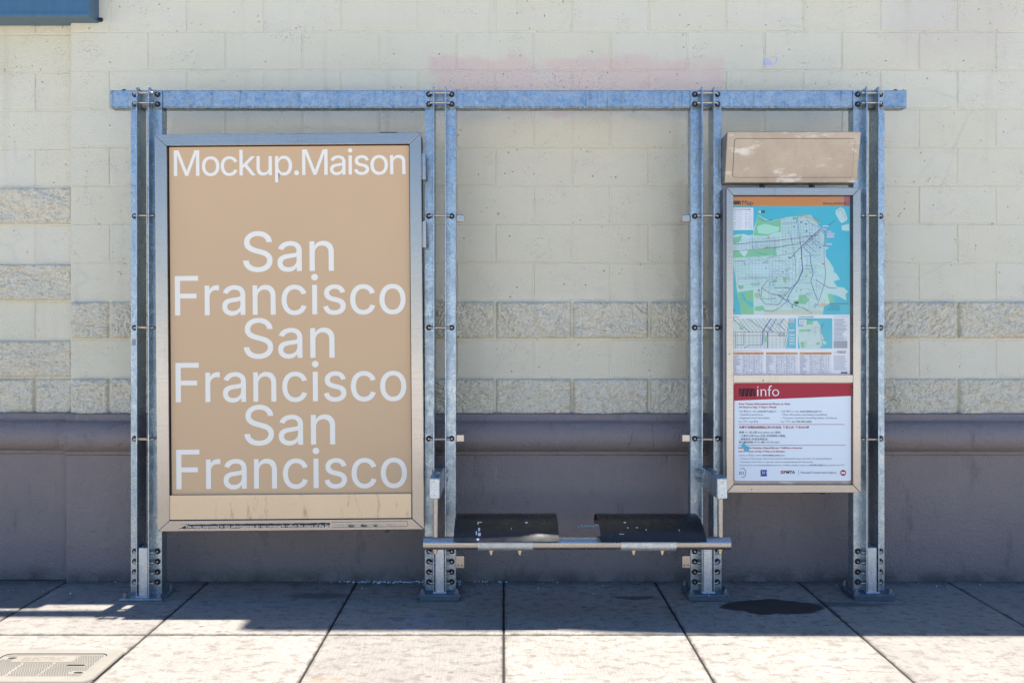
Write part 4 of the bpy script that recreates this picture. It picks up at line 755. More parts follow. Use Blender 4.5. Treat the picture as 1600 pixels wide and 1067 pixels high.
yP = yM+.0185
q = MB(MC.location); q.box(fx(1146.4), fx(1330.2), yP, yP+.0006, fz(585.2), fz(306.8)); mp = q.build('map_sheet', ink(205, 214, 228), MC)
S = Sheet(fx, fz, yP, MC.location)
WATER = ink(55, 178, 192); LAND = ink(184, 212, 204); GREEN = ink(120, 190, 140); PURP = ink(120, 85, 130); BLUE = ink(60, 95, 165); BROWN = ink(150, 90, 100)
GREY = ink(128, 145, 170); ORNG = flat('orange_ink', (.68, .24, .004), .5); DK = flat('dark_print_ink', (.012, .010, .010), .6); NAVY = ink(45, 55, 85); SAND = ink(220, 180, 120); WHITE = ink(225, 230, 238); HAZE = ink(192, 216, 212)
def q2(pts, s=5.336, bx=1130, by=300): return [(bx + a/s, by + b/s) for a, b in pts]
S.rect(1146.4, 306.8, 1330.2, 321.6, ORNG, 1); S.rect(1321, 306.8, 1330.2, 321.6, ink(165, 80, 50), 2)
S.rect(1146.4, 321.6, 1330.2, 491.6, WATER, 1)
coast = [(86,365),(110,352),(170,348),(225,358),(258,352),(262,300),(285,240),(300,185),(345,215),(400,240),(450,222),(490,214),(560,206),(600,200),(640,200),(690,188),(740,190),(770,225),(800,268),(830,300),(858,345),(862,400),(850,450),(895,462),(862,480),(868,540),(900,580),(935,640),(930,660),(955,680),(985,725),(930,745),(962,790),(1015,795),(1055,830),(1030,850),(1040,905),(960,862),(905,850),(940,915),(850,950),(842,1022),(165,1022),(150,960),(125,840),(100,650),(88,560)]
S.poly(q2(coast), LAND, 2)
greens = [[(300,188),(345,222),(400,246),(490,220),(490,330),(440,335),(380,362),(262,362),(275,290)], [(88,378),(165,362),(170,402),(90,432)], [(90,492),(450,465),(456,528),(92,548)],
  [(128,835),(258,815),(262,940),(262,1020),(168,1020),(145,935)], [(275,955),(340,945),(355,985),(300,992),(270,985)], [(640,860),(700,855),(725,900),(690,935),(600,930),(640,895)],
  [(880,850),(915,845),(940,915),(900,925)], [(235,762),(310,758),(315,772),(240,772)], [(430,725),(460,730),(455,752),(425,748)], [(505,710),(535,715),(530,760),(512,745)], [(585,205),(622,203),(620,228),(590,226)],
  [(130,780),(175,775),(180,800),(145,812)], [(680,700),(715,698),(705,712)], [(510,845),(525,838),(520,870)], [(415,570),(455,568),(450,600),(420,598)], [(600,900),(640,920),(620,960),(590,935)]]
for g_ in greens: S.poly(q2(g_), GREEN, 3)
S.poly(q2([(150,855),(175,840),(200,900),(250,920),(262,960),(225,950),(180,900)]), WATER, 4)
S.poly(q2([(270,840),(315,838),(322,882),(290,888),(268,868)]), ink(170, 185, 160), 4)
S.poly(q2([(355,985),(440,980),(520,985),(640,975),(760,985),(842,990),(842,1022),(350,1022)]), ink(190, 200, 175), 3)
S.poly(q2([(290,285),(350,262),(480,290),(470,325),(380,352),(300,340)]), ink(165, 215, 190), 4)
for h_ in ([(175,345),(235,370),(240,450),(185,540),(120,470)], [(230,600),(420,560),(590,600),(640,680),(420,700),(260,680)], [(640,520),(700,560),(690,640),(600,620)]): S.poly(q2(h_), HAZE, 4)
rnd = random.Random(21)
def clipx(u, v): return True
# minor street grid
for i in range(16):
    x_ = 110+i*24; S.line(q2([(x_, 370+rnd.uniform(0, 60)), (x_+rnd.uniform(-4, 4), 480)]), .28, GREY, 5)
for i in range(20):
    x_ = 110+i*28; S.line(q2([(x_, 550), (x_+rnd.uniform(-4, 4), 700+rnd.uniform(0, 110))]), .26, GREY, 5)
for i in range(7): S.line(q2([(95, 395+i*14), (480, 370+i*14)]), .22, GREY, 5)
for i in range(11): S.line(q2([(110, 575+i*22), (560, 572+i*22)]), .24, GREY, 5)
for i in range(11): S.line(q2([(498, 225+i*24), (820, 205+i*26)]), .28, GREY, 5)
for i in range(13): S.line(q2([(500+i*25, 215), (510+i*25, 520)]), .28, GREY, 5)
for i in range(12): S.line(q2([(690+i*14, 470-i*14), (840, 600-i*25)]), .32, ink(120, 140, 185), 5)
for i in range(130):
    x_, y_ = rnd.uniform(380, 800), rnd.uniform(540, 960); a = rnd.choice([0, 0, .5, 1.57]); L_ = rnd.uniform(30, 110)
    S.line(q2([(x_, y_), (x_+L_*math.cos(a), y_+L_*math.sin(a))]), .28, rnd.choice([GREY, ink(120, 140, 180)]), 5)
lines = [(PURP, .8, [(95,432),(200,428),(240,418),(450,405),(600,385),(800,355)]), (BROWN, .7, [(95,490),(300,478),(480,455),(630,430),(690,405)]), (BROWN, .7, [(95,577),(180,575),(188,610)]),
 (BROWN, .6, [(370,548),(520,520),(600,505)]), (BROWN, 1.0, [(570,555),(605,510),(660,455)]), (PURP, 1.5, [(660,455),(740,380),(825,302)]), (BLUE, .8, [(672,465),(752,390),(835,312)]),
 (BLUE, 1.1, [(658,455),(665,560),(672,640),(640,730),(560,850),(540,900)]), (PURP, .8, [(662,455),(668,600),(676,650),(630,750),(575,800),(510,880),(470,940),(360,935),(322,890),(330,800),(380,730)]),
 (BLUE, .9, [(690,475),(735,510),(742,600),(760,680),(740,740),(775,850),(800,905)]), (PURP, .7, [(835,320),(860,360),(850,430),(852,560),(866,680),(855,760),(820,870),(800,930),(770,965)]),
 (PURP, .8, [(330,800),(400,845),(510,868)]), (BLUE, 1.0, [(460,855),(540,905),(590,945)]), (PURP, .8, [(540,910),(480,965),(420,995),(350,990)]), (BLUE, .8, [(780,730),(850,775),(900,800),(960,800)]),
 (NAVY, .6, [(860,300),(900,265),(942,238)]), (BLUE, .6, [(500,260),(620,255),(630,205),(700,190)]), (BLUE, .6, [(630,210),(640,330),(655,450)]), (BLUE, .5, [(560,320),(590,440),(600,500)]),
 (GREY, .6, [(250,370),(255,480)]), (GREY, .6, [(430,370),(440,460)]), (BLUE, .5, [(350,465),(450,462),(560,440)]), (BLUE, .5, [(130,720),(380,715)]), (BLUE, .5, [(320,890),(430,890),(450,880)]),
 (BLUE, .5, [(680,535),(820,525)]), (BLUE, .6, [(430,800),(560,795)]), (BLUE, .5, [(700,200),(720,250),(820,300)]), (BLUE, .6, [(730,330),(740,380),(850,450)]), (BLUE, .6, [(700,360),(800,450)]),
 (BLUE, .6, [(690,420),(780,500)]), (BROWN, .5, [(605,510),(612,620),(620,700)]), (BLUE, .5, [(300,215),(350,240),(405,235),(520,210)]), (NAVY, .5, [(670,960),(710,990),(750,1010)]), (BLUE, .6, [(600,940),(720,985)])]
for m_, w_, pts in lines: S.line(q2(pts), w_*1.0, m_, 6)
for i in range(50):
    x_, y_ = rnd.uniform(110, 440), rnd.uniform(380, 800); S.line(q2([(x_, y_), (x_+rnd.choice([0, rnd.uniform(30, 120)]), y_+rnd.choice([0, rnd.uniform(20, 60)]))]), .3, rnd.choice([GREY, BLUE, PURP]), 6)
for i in range(110):
    x_, y_ = rnd.uniform(300, 860), rnd.uniform(220, 960); r_ = rnd.uniform(3, 7)
    if x_ < 500 and y_ < 560: continue
    S.poly(q2([(x_-r_, y_-r_*.6), (x_+r_, y_-r_*.4), (x_+r_*.6, y_+r_), (x_-r_*.7, y_+r_*.7)]), rnd.choice([BLUE, GREEN, NAVY, GREEN, SAND, PURP]), 7)
for i in range(26):
    a = i/26; x_, y_ = 640+170*a+rnd.uniform(-8, 8), 205 - 18*math.sin(a*3.1) + 70*a*a + rnd.uniform(-6, 6)
    S.poly(q2([(x_-5, y_-4), (x_+6, y_-3), (x_+4, y_+5), (x_-4, y_+4)]), SAND, 7)
for (a, b) in ((560,545),(700,265),(660,250),(705,325),(845,598),(820,460),(305,820),(385,378),(375,462),(405,235)):
    S.poly(q2([(a-7, b-6), (a+7, b-6), (a+7, b+6), (a-7, b+6)]), rnd.choice([ORNG, BLUE, BLUE]), 8)
# islands, legend, labels
S.poly(q2([(950,150),(990,124),(1020,140),(1048,215),(1040,235),(1000,258),(985,245),(948,180)]), LAND, 3); S.poly(q2([(1000,278),(1060,262),(1062,322),(1005,318),(998,300)]), LAND, 3)
S.line(q2([(965,165),(990,140),(1030,205),(1025,215)]), .4, BLUE, 5)
S.poly(q2([(820,930),(860,920),(872,948),(840,955)]), SAND, 4)
S.rect(1146.4, 324, 1178.6, 359, WHITE, 8); S.text('San Francisco Transit Map', 1148, 327.6, 1175, 1.8, NAVY, 10, .02)
for i in range(8):
    v_ = 330.2 + i*3.5; S.rect(1148, v_, 1152, v_+.7, (BROWN, BROWN, BLUE, BLUE, SAND, NAVY, BLUE, GREY)[i], 10)
    S.text(rnd.choice(['Rapid Service', 'Metro Lines', 'Bus Routes', 'Cable Car']), 1153.5, v_+1.2, 1153.5+rnd.uniform(6, 10), 1.5, GREY, 10)
    S.rect(1166, v_, 1168, v_+.9, (GREEN, NAVY, PURP, BROWN)[i % 4], 10); S.text(rnd.choice(['Station', 'Terminal', 'Transfer']), 1170, v_+1.2, 1170+rnd.uniform(4, 7), 1.5, GREY, 10)
S.rect(1187, 329, 1190.5, 332, WHITE, 8); S.rect(1190.6, 328.6, 1196.6, 332.4, ink(60, 80, 60), 8); S.rect(1188, 330, 1189.2, 331, ink(190, 60, 60), 9)
for (a, b, c_, d_) in ((840,276,888,292),(842,300,872,314),(872,322,912,336),(872,340,938,356),(872,362,935,380),(870,425,915,440)):
    S.rect(*q2([(a, b)])[0], *q2([(c_, d_)])[0], ink(205, 205, 225), 8); S.text('Ferry Line', q2([(a+4, b)])[0][0], q2([(0, d_-3)])[0][1], q2([(c_-4, 0)])[0][0], 1.5, PURP, 10)
S.text('sfmta.com/newmap', *q2([(893, 934)])[0], q2([(1056, 0)])[0][0], 1.9, NAVY, 10, .02)
for i, b in enumerate((952, 963, 975, 986)): S.text('free transit maps at', q2([(912-12*i, 0)])[0][0], q2([(0, b)])[0][1], q2([(984, 0)])[0][0], 1.4, NAVY, 10)
S.text('N', 1147.5, 487, 1149.5, 4, NAVY, 10)
def ribs(u0, u1, v0, v1, n, m_, wd):
    k = (u1-u0)/n
    for i in range(n):
        a = u0 + k*i; S.line([(a+wd/2, v1), (a+wd/2, v0+.6), (a+k*.5, v0+.2), (a+k*.62, v1-.3), (a+k-wd*.3, v1-.2), (a+k-wd*.3, v0)], wd, m_, 5)
ribs(1146.8, 1158.6, 313.2, 318.8, 4, DK, .85)
S.text('Map', 1161, 319.2, 1178, 6.8, DK, 5, .0); S.text('Effective 07/09/2022', 1288, 318.6, 1325, 2.7, DK, 5, .02)
# lower strip: downtown inset, service inset, notes, tables
def q3(pts): return [(1130 + a/7.273, 480 + b/7.273) for a, b in pts]
def R3(a, b, c_, d_, m_, lay): (u0, v0), (u1, v1) = q3([(a, b), (c_, d_)]); S.rect(u0, v0, u1, v1, m_, lay)
S.rect(1146.4, 491.6, 1330.2, 585.2, WHITE, 1)
S.text('Downtown', *q3([(120, 117)])[0], q3([(190, 0)])[0][0], 1.6, NAVY, 10, .02); S.text('Owl Service (Late Night)', *q3([(868, 114)])[0], q3([(1040, 0)])[0][0], 1.6, NAVY, 10, .02)
S.text('Notes and schedule info', *q3([(1275, 112)])[0], q3([(1440, 0)])[0][0], 1.5, GREY, 10)
R3(119, 126, 842, 470, ink(205, 217, 205), 2); S.poly(q3([(770,126),(842,126),(842,470),(715,470),(735,400),(748,290)]), WATER, 3)
for i in range(13):
    S.line(q3([(125+i*48, 128), (262+i*46, 282)]), .4, rnd.choice([BLUE, GREY, BLUE]), 4)
    S.line(q3([(250+i*38, 128), (125+i*42, 282)]), .3, GREY, 4)
for i in range(14): S.line(q3([(130+i*44, 285), (130+i*44, 466)]), .35, rnd.choice([GREY, BLUE, GREY]), 4)
for i in range(8): S.line(q3([(122, 345+i*17), (720-i*4, 345+i*17)]), .28, GREY, 4)
for m_, w_, pts in [(PURP,.7,[(122,284),(740,286)]),(PURP,.8,[(122,322),(735,322)]),(PURP,.7,[(120,140),(320,284)]),(PURP,.7,[(285,130),(520,284)]),(BLUE,1.5,[(462,260),(462,330),(455,430)]),(BLUE,1.5,[(515,285),(515,466)]),
   (BLUE,1.4,[(555,132),(465,265),(462,285)]),(BLUE,1.0,[(615,132),(530,270)]),(BLUE,.8,[(450,432),(300,432),(245,468)]),(PURP,.7,[(152,286),(152,468)]),(BLUE,.9,[(490,200),(575,280)]),(BLUE,1.0,[(620,180),(720,265)]),
   (BROWN,.7,[(765,130),(738,290),(700,466)]),(BLUE,1.0,[(655,190),(700,128)]),(BLUE,.8,[(245,290),(245,430),(160,430)])]: S.line(q3(pts), w_, m_, 6)
for i in range(6): S.line(q3([(640+i*14, 290), (640+i*14, 335)]), .7, rnd.choice([BLUE, PURP]), 6)
for g_ in ([(200,220),(240,235),(225,262),(190,245)], [(470,335),(510,335),(508,398),(468,390)], [(730,390),(745,380),(738,415)]): S.poly(q3(g_), GREEN, 5)
for a, b in ((765,140),(765,165),(760,262),(765,315),(765,350),(765,380),(765,415)): R3(a, b-6, a+58, b+8, WHITE, 7); S.text('Pier Line', q3([(a+3, 0)])[0][0], q3([(0, b+5)])[0][1], q3([(a+52, 0)])[0][0], 1.3, BROWN, 9)
R3(862, 126, 1256, 470, WATER, 2)
S.poly([(1130 + (862+(a-85)*.335)/7.273, 480 + (105+(b-60)*.385)/7.273) for a, b in coast], ink(190, 210, 200), 3)
for g_ in ([(890,160),(960,150),(1030,160),(1030,195),(880,200)], [(878,255),(1005,248),(1008,270),(880,280)], [(890,400),(930,385),(940,462),(900,462)], [(1075,400),(1110,395),(1110,425),(1070,430)]): S.poly(q3(g_), GREEN, 4)
for i in range(26):
    x_, y_ = rnd.uniform(890, 1160), rnd.uniform(200, 440); v_ = rnd.random() > .5; L_ = rnd.uniform(30, 90)
    S.line(q3([(x_, y_), (x_ + (0 if v_ else min(L_, 1180-x_)), y_+(min(L_, 455-y_) if v_ else 0))]), .25, GREY, 5)
S.line(q3([(1160,180),(1110,260),(1140,380),(1135,440)]), .4, NAVY, 5); R3(875, 140, 958, 200, WHITE, 6)
for i in range(5): R3(880, 150+i*10, 880+rnd.uniform(40, 70), 153+i*10, GREY, 8)
for i in range(26): R3(1274, 135+i*9.4, 1274+rnd.uniform(90, 160), 138.5+i*9.4, GREY if i % 6 else NAVY, 4)
R3(1270, 382, 1426, 466, ink(140, 150, 158), 4)
for i in range(9): R3(1272, 388+i*9, 1424, 390+i*9, ink(165, 172, 180), 5)
S.text('DAILY FREQUENCY AND HOURS GUIDE BY ROUTE', *q3([(120, 500)])[0], q3([(450, 0)])[0][0], 1.4, GREY, 10)
for a, b in ((118, 472), (497, 860), (882, 1246)):
    R3(a, 514, b, 538, ORNG, 3)
    for i in range(3): S.text('Weekday Service', q3([(a+60+i*90, 0)])[0][0], q3([(0, 531)])[0][1], q3([(a+130+i*90, 0)])[0][0], 1.5, DK, 6)
    for i in range(18):
        v_ = 546+i*11.8; R3(a, v_, b, v_+1.6, GREY, 3)
        R3(a+2, v_+4, a+2+rnd.uniform(30, 90), v_+8, GREY, 3)
        for c_ in range(12):
            if rnd.random() > .2: R3(a+115+c_*19, v_+4, a+115+c_*19+rnd.uniform(7, 13), v_+8, GREY if rnd.random() > .25 else NAVY, 3)
    for c_ in (.33, .37, .66, .70): R3(a+(b-a)*c_, 538, a+(b-a)*c_+2, 758, GREY, 4)
S.text('311', *q3([(1278, 526)])[0], q3([(1294, 0)])[0][0], 2.2, NAVY, 6); S.text('Language Help', *q3([(1310, 508)])[0], q3([(1412, 0)])[0][0], 2, NAVY, 6, .02); S.text('Free Assistance', *q3([(1310, 524)])[0], q3([(1408, 0)])[0][0], 2, NAVY, 6, .02)
for i in range(18): R3(1270, 550+i*9.6, 1270+rnd.uniform(120, 152), 553.5+i*9.6, GREY, 4)
R3(1352, 735, 1426, 757, ink(50, 75, 125), 5)
S.build('map_print', mp)
q = MB(MC.location); q.box(I0+.0005, I1-.0005, yM+.0085, yM+.0105, fz(585.6), IT-.0005); q.build('clear_pane', m_pane, MC)

# information panel
CRIM = ink(158, 14, 42); PW = ink(212, 220, 238)
yI = yM+.0165
def q4(a, b): return (1130 + a/5.614, 590 + b/5.614)
q = MB(MC.location); P = rrect(fx(1148), fx(1332.4), fz(752.8), fz(599.3), .011); q.prism_y(P, yI, yI+.002); info = q.build('information_panel', CRIM, MC)
S = Sheet(fx, fz, yI, MC.location)
P = rrect(1148.7, 1331.7, 600.1, 752.1, 3.3); inner = [(x, y) for x, y in P]
body = [(1148.7, 626.4), (1331.7, 618.9)] + [(1331.7, 748.8)] + [(x, y) for x, y in rrect(1148.7, 1331.7, 600, 752.1, 3.3) if y > 748 and x > 1240][::-1][:0]
lowR = [(1331.7-3.3 + 3.3*math.cos(R(a)), 752.1-3.3 + 3.3*math.sin(R(a))) for a in range(0, 91, 15)]
lowL = [(1148.7+3.3 + 3.3*math.cos(R(a)), 752.1-3.3 + 3.3*math.sin(R(a))) for a in range(90, 181, 15)]
S.poly([(1148.7, 626.4), (1331.7, 618.9)] + lowR + lowL, PW, 1)
ribs(*[q4(146, 0)[0], q4(290, 0)[0], q4(0, 98)[1], q4(0, 165)[1]], 4, DK, 1.7)
S.text('info', q4(305, 0)[0], q4(0, 165)[1], q4(500, 0)[0], 17.4, WHITE, 6, -.010)
TX = ink(90, 98, 118); TB = ink(45, 48, 62)
def T(body, a, base, b, cap, m_, bold=.0): S.text(body, q4(a, 0)[0], q4(0, base)[1], q4(b, 0)[0], cap/5.614, m_, 6, bold)
T('Free Transit Information by Phone or Web', 146, 240, 596, 15, CRIM, .02); T('24 Hours a Day, 7 Days a Week', 146, 268, 477, 15, CRIM, .02)
T('Call', 146, 304, 180, 14, TX); T('511', 190, 304, 226, 14, TB, .02); T('or visit', 234, 304, 300, 14, TX); T('www.511.org', 308, 304, 440, 14, TB, .02); T('for:', 448, 304, 478, 14, TX)
T('• NextMuni predictions', 146, 333, 360, 14, TX); T('• Regional transit information', 146, 362, 416, 14, TX); T('For TTY, dial', 146, 395, 266, 14, TX); T('711', 276, 395, 310, 14, TB, .02)
T('Call', 518, 304, 552, 14, TX); T('311', 564, 304, 596, 14, TB, .02); T('or visit', 606, 304, 672, 14, TX); T('www.sfmta.com', 680, 304, 840, 14, TB, .02); T('for:', 848, 304, 878, 14, TX)
T('• Muni information (including accessibility)', 518, 333, 920, 14, TX); T('• Customer comments (including shelter conditions)', 518, 362, 1008, 14, TX); T('For TTY, dial', 518, 395, 640, 14, TX); T('415.701.2323', 648, 395, 784, 14, TB, .02)
S.rect(*q4(140, 411), *q4(1078, 414.5), CRIM, 5); S.rect(*q4(140, 594), *q4(1083, 597.5), CRIM, 5)
T('免費使用電話或網絡獲得公交信息, 每週七天, 每天24小時', 146, 447, 765, 17, CRIM, .012)
T('致電 311 或上網 www.sfmta.com 查詢：', 146, 490, 515, 15, TB, .0); T('- 三藩市公車 Muni 信息 (包括殘障人服務)', 148, 521, 555, 15, TB); T('- 顧客意見 (包括站亭狀況)', 148, 550, 400, 15, TB); T('聽力輔助專線 (TTY), 撥打 415.701.2323', 146, 577, 500, 15, TB)
T('Información Gratuita, Disponible por Teléfono o Internet', 142, 625, 703, 14, CRIM, .02); T('Las 24 Horas al Día, 7 Días a la Semana', 142, 656, 548, 14, CRIM, .02)
T('Llame al', 146, 690, 224, 13, TX); T('311', 234, 690, 266, 13, TB, .02); T('o visite', 274, 690, 340, 13, TX); T('www.sfmta.com', 348, 690, 500, 13, TB, .02); T('para:', 508, 690, 550, 13, TX)
T('• Obtener información sobre Muni (incluye información para personas con discapacidades)', 146, 719, 960, 13, TX); T('• Comentar sobre Muni o reportar sobre el mantenimiento de esta parada', 146, 748, 797, 13, TX)
T('Las personas con discapacidades para oír o hablar pueden marcar al', 150, 777, 760, 13, TX); T('415.701.2323', 768, 777, 884, 13, TB, .02); T('para servicio de TTY', 892, 777, 1075, 13, TX)
T('511', 146, 852, 188, 24, TB, .02)
def ring(a, b, ra, rb_, a0, a1, wd, m_):
    S.line([q4(a + ra*math.cos(R(t)), b + rb_*math.sin(R(t))) for t in range(a0, a1+1, 12)], wd/5.614, m_, 5)
ring(178, 838, 28, 40, -130, 120, 4.5, ink(50, 110, 70))
S.rect(*q4(336, 812), *q4(392, 869), ink(30, 60, 150), 5); S.text('311', q4(348, 0)[0], q4(0, 848)[1], q4(388, 0)[0], 4.4, WHITE, 7); S.poly([q4(336, 869), q4(352, 869), q4(336, 845)], ink(150, 50, 80), 6)
T('SF', 512, 845, 560, 26, CRIM, .03); T('MTA', 563, 845, 640, 26, TB, .03); S.rect(*q4(668, 808), *q4(671, 862), GREY, 5); T('Municipal Transportation Agency', 690, 843, 1002, 17, ink(70, 75, 120))
S.poly([q4(1063 + 26*math.cos(R(t)), 838 + 26*math.sin(R(t))) for t in range(0, 360, 20)], CRIM, 5); S.rect(*q4(1046, 830), *q4(1080, 846), WHITE, 7)
TEAL = ink(60, 165, 190)
S.poly([q4(*p) for p in ((175,585),(192,575),(205,600),(240,612),(232,640),(205,648),(185,635),(200,622),(168,608))], TEAL, 9)
S.build('printing', info)

# ================================================================ bench
BN = empty('bench', (.337, -.65, 0), 'low shelter bench with two curved black metal seats on one steel tube', 'bench')
yT = PY(4.1); zT = .350
q = MB(BN.location); q.cyl((PX(662, 4.1), yT, zT), (PX(1140, 4.1), yT, zT), .0298, 40); tube = q.build('rail_tube', m_tube, BN, smooth=True)
for end in (PX(662, 4.1), PX(1140, 4.1)):
    pass
for px in (POSTX[1], POSTX[2]-.010):
    q = MB(BN.location); q.box(px-.0245, px+.0245, PY(4.06), -.3145, .560, .6565)
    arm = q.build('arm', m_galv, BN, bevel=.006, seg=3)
    q = MB(BN.location); q.prism_y(rrect(px-.0215, px+.0215, .5635, .6530, .006, 4), PY(4.06)-.0025, PY(4.06)+.001); cap_ = q.build('end_cap', m_galv2, arm, bevel=.001)
    q = MB(BN.location)
    for z in (.578, .638): q.lathe((px, PY(4.06)-.0025, z), (0, -1, 0), [(0, .0040), (.0015, .0032)], 10)
    q.build('rivet', m_rod, arm)
    q = MB(BN.location)
    q.lathe((px+.006, PY(4.20), .6565), (0, 0, 1), [(0, .011), (.004, .011), (.007, .006)], 14); q.build('bolt', m_socket, arm, smooth=True)
    q = MB(BN.location)
    for z in (.590, .632):
        for s_ in (-1, 1): q.lathe((px + s_*.0245, -.352, z), (s_, 0, 0), [(0, .008), (.0125, .008), (.016, .004)], 12)
    q.build('cross_bolt', m_socket, arm, smooth=True)
    q = MB(BN.location); q.cyl((px+.002, yT+.004, .374), (px+.002, yT+.004, .561), .0135, 20); q.build('upright', m_tube, BN, smooth=True)
    q = MB(BN.location); q.lathe((px, yT, .322), (0, 0, -1), [(0, .013), (.006, .013), (.008, .0095), (.020, .0085), (.022, .005)], 12); q.build('nut', m_rod, BN, smooth=True)
# seats
prof = [(4.315, .392), (4.313, .412), (4.303, .430), (4.285, .444), (4.258, .454), (4.225, .459), (4.19, .4595), (4.15, .456), (4.11, .447), (4.07, .434), (4.035, .416), (4.010, .398), (3.995, .382)]
def seat(xc, hw, label=None):
    P = [(PY(a), b) for a, b in prof]; T_ = .0055; inn = []
    for i, (y, z) in enumerate(P):
        a = P[max(0, i-1)]; b = P[min(len(P)-1, i+1)]; tx, tz = b[0]-a[0], b[1]-a[1]; l = math.hypot(tx, tz)
        inn.append((y - tz/l*T_, z + tx/l*T_))
    ring_ = P + inn[::-1]; n = len(ring_); N = 24; vs = []
    for k in range(N+1):
        x = xc - hw + 2*hw*k/N; e = min(k, N-k)/N
        for y, z in ring_: vs.append((x, y, z))
    fs = [(k*n+i, k*n+(i+1) % n, (k+1)*n+(i+1) % n, (k+1)*n+i) for k in range(N) for i in range(n)] + [list(range(n)), [N*n+i for i in range(n)]]
    m = MB((xc, yT, zT)); m.add(vs, fs)
    return m.build('seat', m_seat, BN, smooth=True, loc=(xc-.337, yT+.65, zT))
for xc, bx in ((.0120, PX(789.8, 4.1)), (.677, PX(1012, 4.1))):
    s_ = seat(xc, .238)
    m = MB((xc, yT, zT)); m.cyl((bx-.127, yT, zT), (bx+.127, yT, zT), .0345, 36)
    m.box(bx-.127, bx+.127, yT-.030, yT+.030, zT+.026, zT+.050)
    sl_ = m.build('sleeve', m_galv2, s_, smooth=True)
    for dx in (-.066, .066):
        m = MB((xc, yT, zT)); m.lathe((bx+dx, yT-.005, zT-.031), (0, 0, -1), [(0, .0125), (.003, .0125), (.0035, .0095), (.013, .0095), (.014, .006), (.022, .0055)], 10); m.build('nut', m_rod, s_, smooth=True)
    for dx in (-.107, .100):
        m = MB((xc, yT, zT)); m.box(bx+dx-.014, bx+dx+.014, yT-.036, yT-.02, zT+.020, zT+.033); m.build('tab', m_galv2, s_, bevel=.003)
# paint marks on the seats
def on_seat(x, i, f, off=.0012):
    a, b = prof[i], prof[i+1]; return Vector((x, PY(a[0]+(b[0]-a[0])*f)-off*.6, a[1]+(b[1]-a[1])*f+off))
def mark(x, w_, i0, f0, i1, f1, o_):
    m = MB(); w_ *= .62; A = [on_seat(x-w_/2, i0, f0), on_seat(x+w_/2, i0, f0), on_seat(x+w_/2*.8, i1, f1), on_seat(x-w_/2*.9, i1, f1)]
    m.add(A, [(0, 3, 2, 1)]); return A
mk = MB(BN.location)
for args in [(-.118,.010,8,.1,8,.7),(-.108,.028,8,.1,8,.3),(-.112,.014,9,.3,9,.9),(-.124,.008,9,.9,10,.6),(-.110,.022,10,.2,10,.8),(-.116,.020,11,.3,11,.8),(.105,.018,8,.1,8,.45),(.035,.004,9,.3,9,.6),
             (.560,.018,8,.1,8,.4),(.568,.010,9,.2,9,.4),(.610,.016,9,.2,9,.35),(.650,.006,9,.5,9,.8),(.800,.006,9,.6,9,.9),(.535,.035,10,.4,10,.5),(-.09,.003,4,.0,4,.8),(.09,.012,4,.2,4,.6),(.52,.010,4,.2,4,.7),(.70,.012,4,.2,4,.6)]:
    A = mark(*args, None); mk.add(A, [(0, 3, 2, 1)])
mk.build('paint_marks', m_paint_chip, BN)

# ================================================================ utility cover
CV = empty('utility_cover', (-1.82, -1.22, 0), 'cream rectangular utility box lid set in the sunlit sidewalk at the bottom left', 'utility cover')
def rr_xy(x0, x1, y0, y1, r, n=6): return rrect(x0, x1, y0, y1, r, n)
q = MB(CV.location); O = rr_xy(-2.10, -1.5665, -1.395, -1.052, .045); I = rr_xy(-2.045, -1.620, -1.345, -1.102, .030); n = len(O)
for z in (0,):
    vs = [(x, y, .0015) for x, y in O] + [(x, y, .007) for x, y in rr_xy(-2.096, -1.5705, -1.391, -1.056, .042)] + [(x, y, .007) for x, y in I] + [(x, y, -.003) for x, y in I]
    fs = [(k*n+i, k*n+(i+1) % n, (k+1)*n+(i+1) % n, (k+1)*n+i) for k in range(3) for i in range(n)]
    q.add(vs, fs)
q.build('rim', m_cover, CV)
q = MB(CV.location); q.prism_z(rr_xy(-2.0415, -1.6235, -1.3415, -1.1055, .027), .0012, .0045); lid = q.build('lid', m_cover, CV)
q = MB(CV.location); q.prism_z(rr_xy(-2.0455, -1.6195, -1.3455, -1.1015, .030), .0003, .0010); q.build('gap', m_dirt, CV)
# raised ribs over the lid, bare label plate
q = MB(CV.location)
yy = -1.333
while yy < -1.115:
    xx = -2.03 + (.004 if int(yy*1000) % 2 else 0)
    while xx < -1.636:
        plate = (-1.985 < xx < -1.735 and -1.190 < yy < -1.122) or min(abs(xx+1.925), abs(xx+1.80)) < .004 and yy < -1.2
        hole = any(math.hypot((xx-a)/1.5, yy-b) < .019 for a, b in ((-2.003, -1.150), (-1.665, -1.30))) or (abs(xx+1.70) < .035 and abs(yy+1.225) < .012)
        if not plate and not hole: q.box(xx, xx+.0055, yy, yy+.0045, .0045, .0060)
        xx += .0098
    yy += .0088
q.build('tread', m_cover, lid)
q = MB(CV.location); q.box(-1.985, -1.738, -1.190, -1.124, .0044, .0056); q.build('label_plate', m_cover, lid, bevel=.001)
V, Fc = text_tris('ELECTRIC', bold=.01); xa_ = min(v[0] for v in V); xb_ = max(v[0] for v in V)
q = MB(CV.location); q.add([(-1.945 + (x-xa_)/(xb_-xa_)*.165, -1.175 + y/.70*.034, .0061) for x, y in V], Fc); q.build('lettering', flat('worn_letter_dark', (.16, .12, .09), .8), lid, recalc=False)
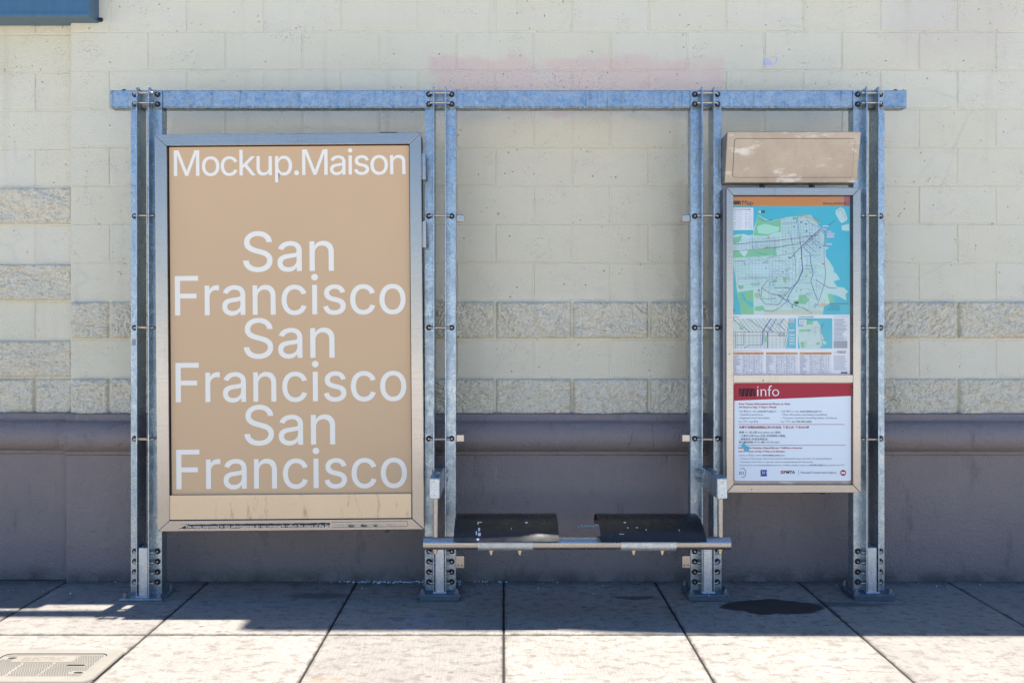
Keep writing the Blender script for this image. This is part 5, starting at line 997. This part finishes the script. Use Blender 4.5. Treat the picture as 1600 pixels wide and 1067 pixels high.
for a, b in ((-2.003, -1.150), (-1.665, -1.30)):
    q = MB(CV.location); q.lathe((a, b, .0044), (0, 0, 1), [(0, .0155), (.0015, .0155), (.0016, .013), (.0006, .011), (.0005, .004)], 18); q.build('lifting_hole', m_cover, lid, smooth=True)
    q = MB(CV.location); q.prism_z([(a+.018*math.cos(R(t))+.010, b+.007*math.sin(R(t))) for t in range(0, 360, 24)], .0060, .0064); q.build('hole', m_black, lid)
q = MB(CV.location); q.prism_z(rr_xy(-1.735, -1.665, -1.231, -1.219, .005, 4), .0046, .0064); q.build('slot', m_black, lid)

# ================================================================ broken glass and grit along the wall foot
def mat_glass_bits():
    M = Mat('pale_glass_chips'); return M.out((.62, .82, .95, 1), .08, 0)
rnd = random.Random(8); q = MB()
def shard(x, y, r):
    a = rnd.uniform(0, 6); P = [(x + r*math.cos(a+t), y + r*math.sin(a+t)) for t in (0, 2.0, 4.2)]
    q.add([(P[0][0], P[0][1], .001), (P[1][0], P[1][1], .001), (P[2][0], P[2][1], .001), (x, y, r*rnd.uniform(.7, 1.5))], [(0, 1, 3), (1, 2, 3), (2, 0, 3), (0, 2, 1)])
for i in range(170): shard(rnd.gauss(-.46, .20), -.055 - abs(rnd.gauss(0, .012)), rnd.uniform(.003, .0075))
for i in range(70): shard(rnd.uniform(-2.7, 2.7), -.06 - abs(rnd.gauss(0, .16)), rnd.uniform(.002, .0055))
for i in range(8): shard(-1.74+rnd.uniform(-.05, .08), -.36+rnd.uniform(-.02, .1), rnd.uniform(.003, .006))
tag(q.build('broken_glass', mat_glass_bits()), 'tiny pale blue chips of broken glass along the foot of the wall', kind='stuff')
q = MB()
for i in range(420):
    x, y = rnd.uniform(-2.8, 2.8), -.052 - abs(rnd.gauss(0, .014))
    shard_r = rnd.uniform(.001, .0045); a = rnd.uniform(0, 6)
    P = [(x + shard_r*math.cos(a+t), y + shard_r*math.sin(a+t)) for t in (0, 1.6, 3.1, 4.7)]
    q.add([(p[0], p[1], .0005) for p in P] + [(x, y, shard_r*.8)], [(0, 1, 4), (1, 2, 4), (2, 3, 4), (3, 0, 4)])
tag(q.build('dirt_crumbs', m_dirt), 'dark crumbs of dirt gathered where the sidewalk meets the wall', kind='stuff')
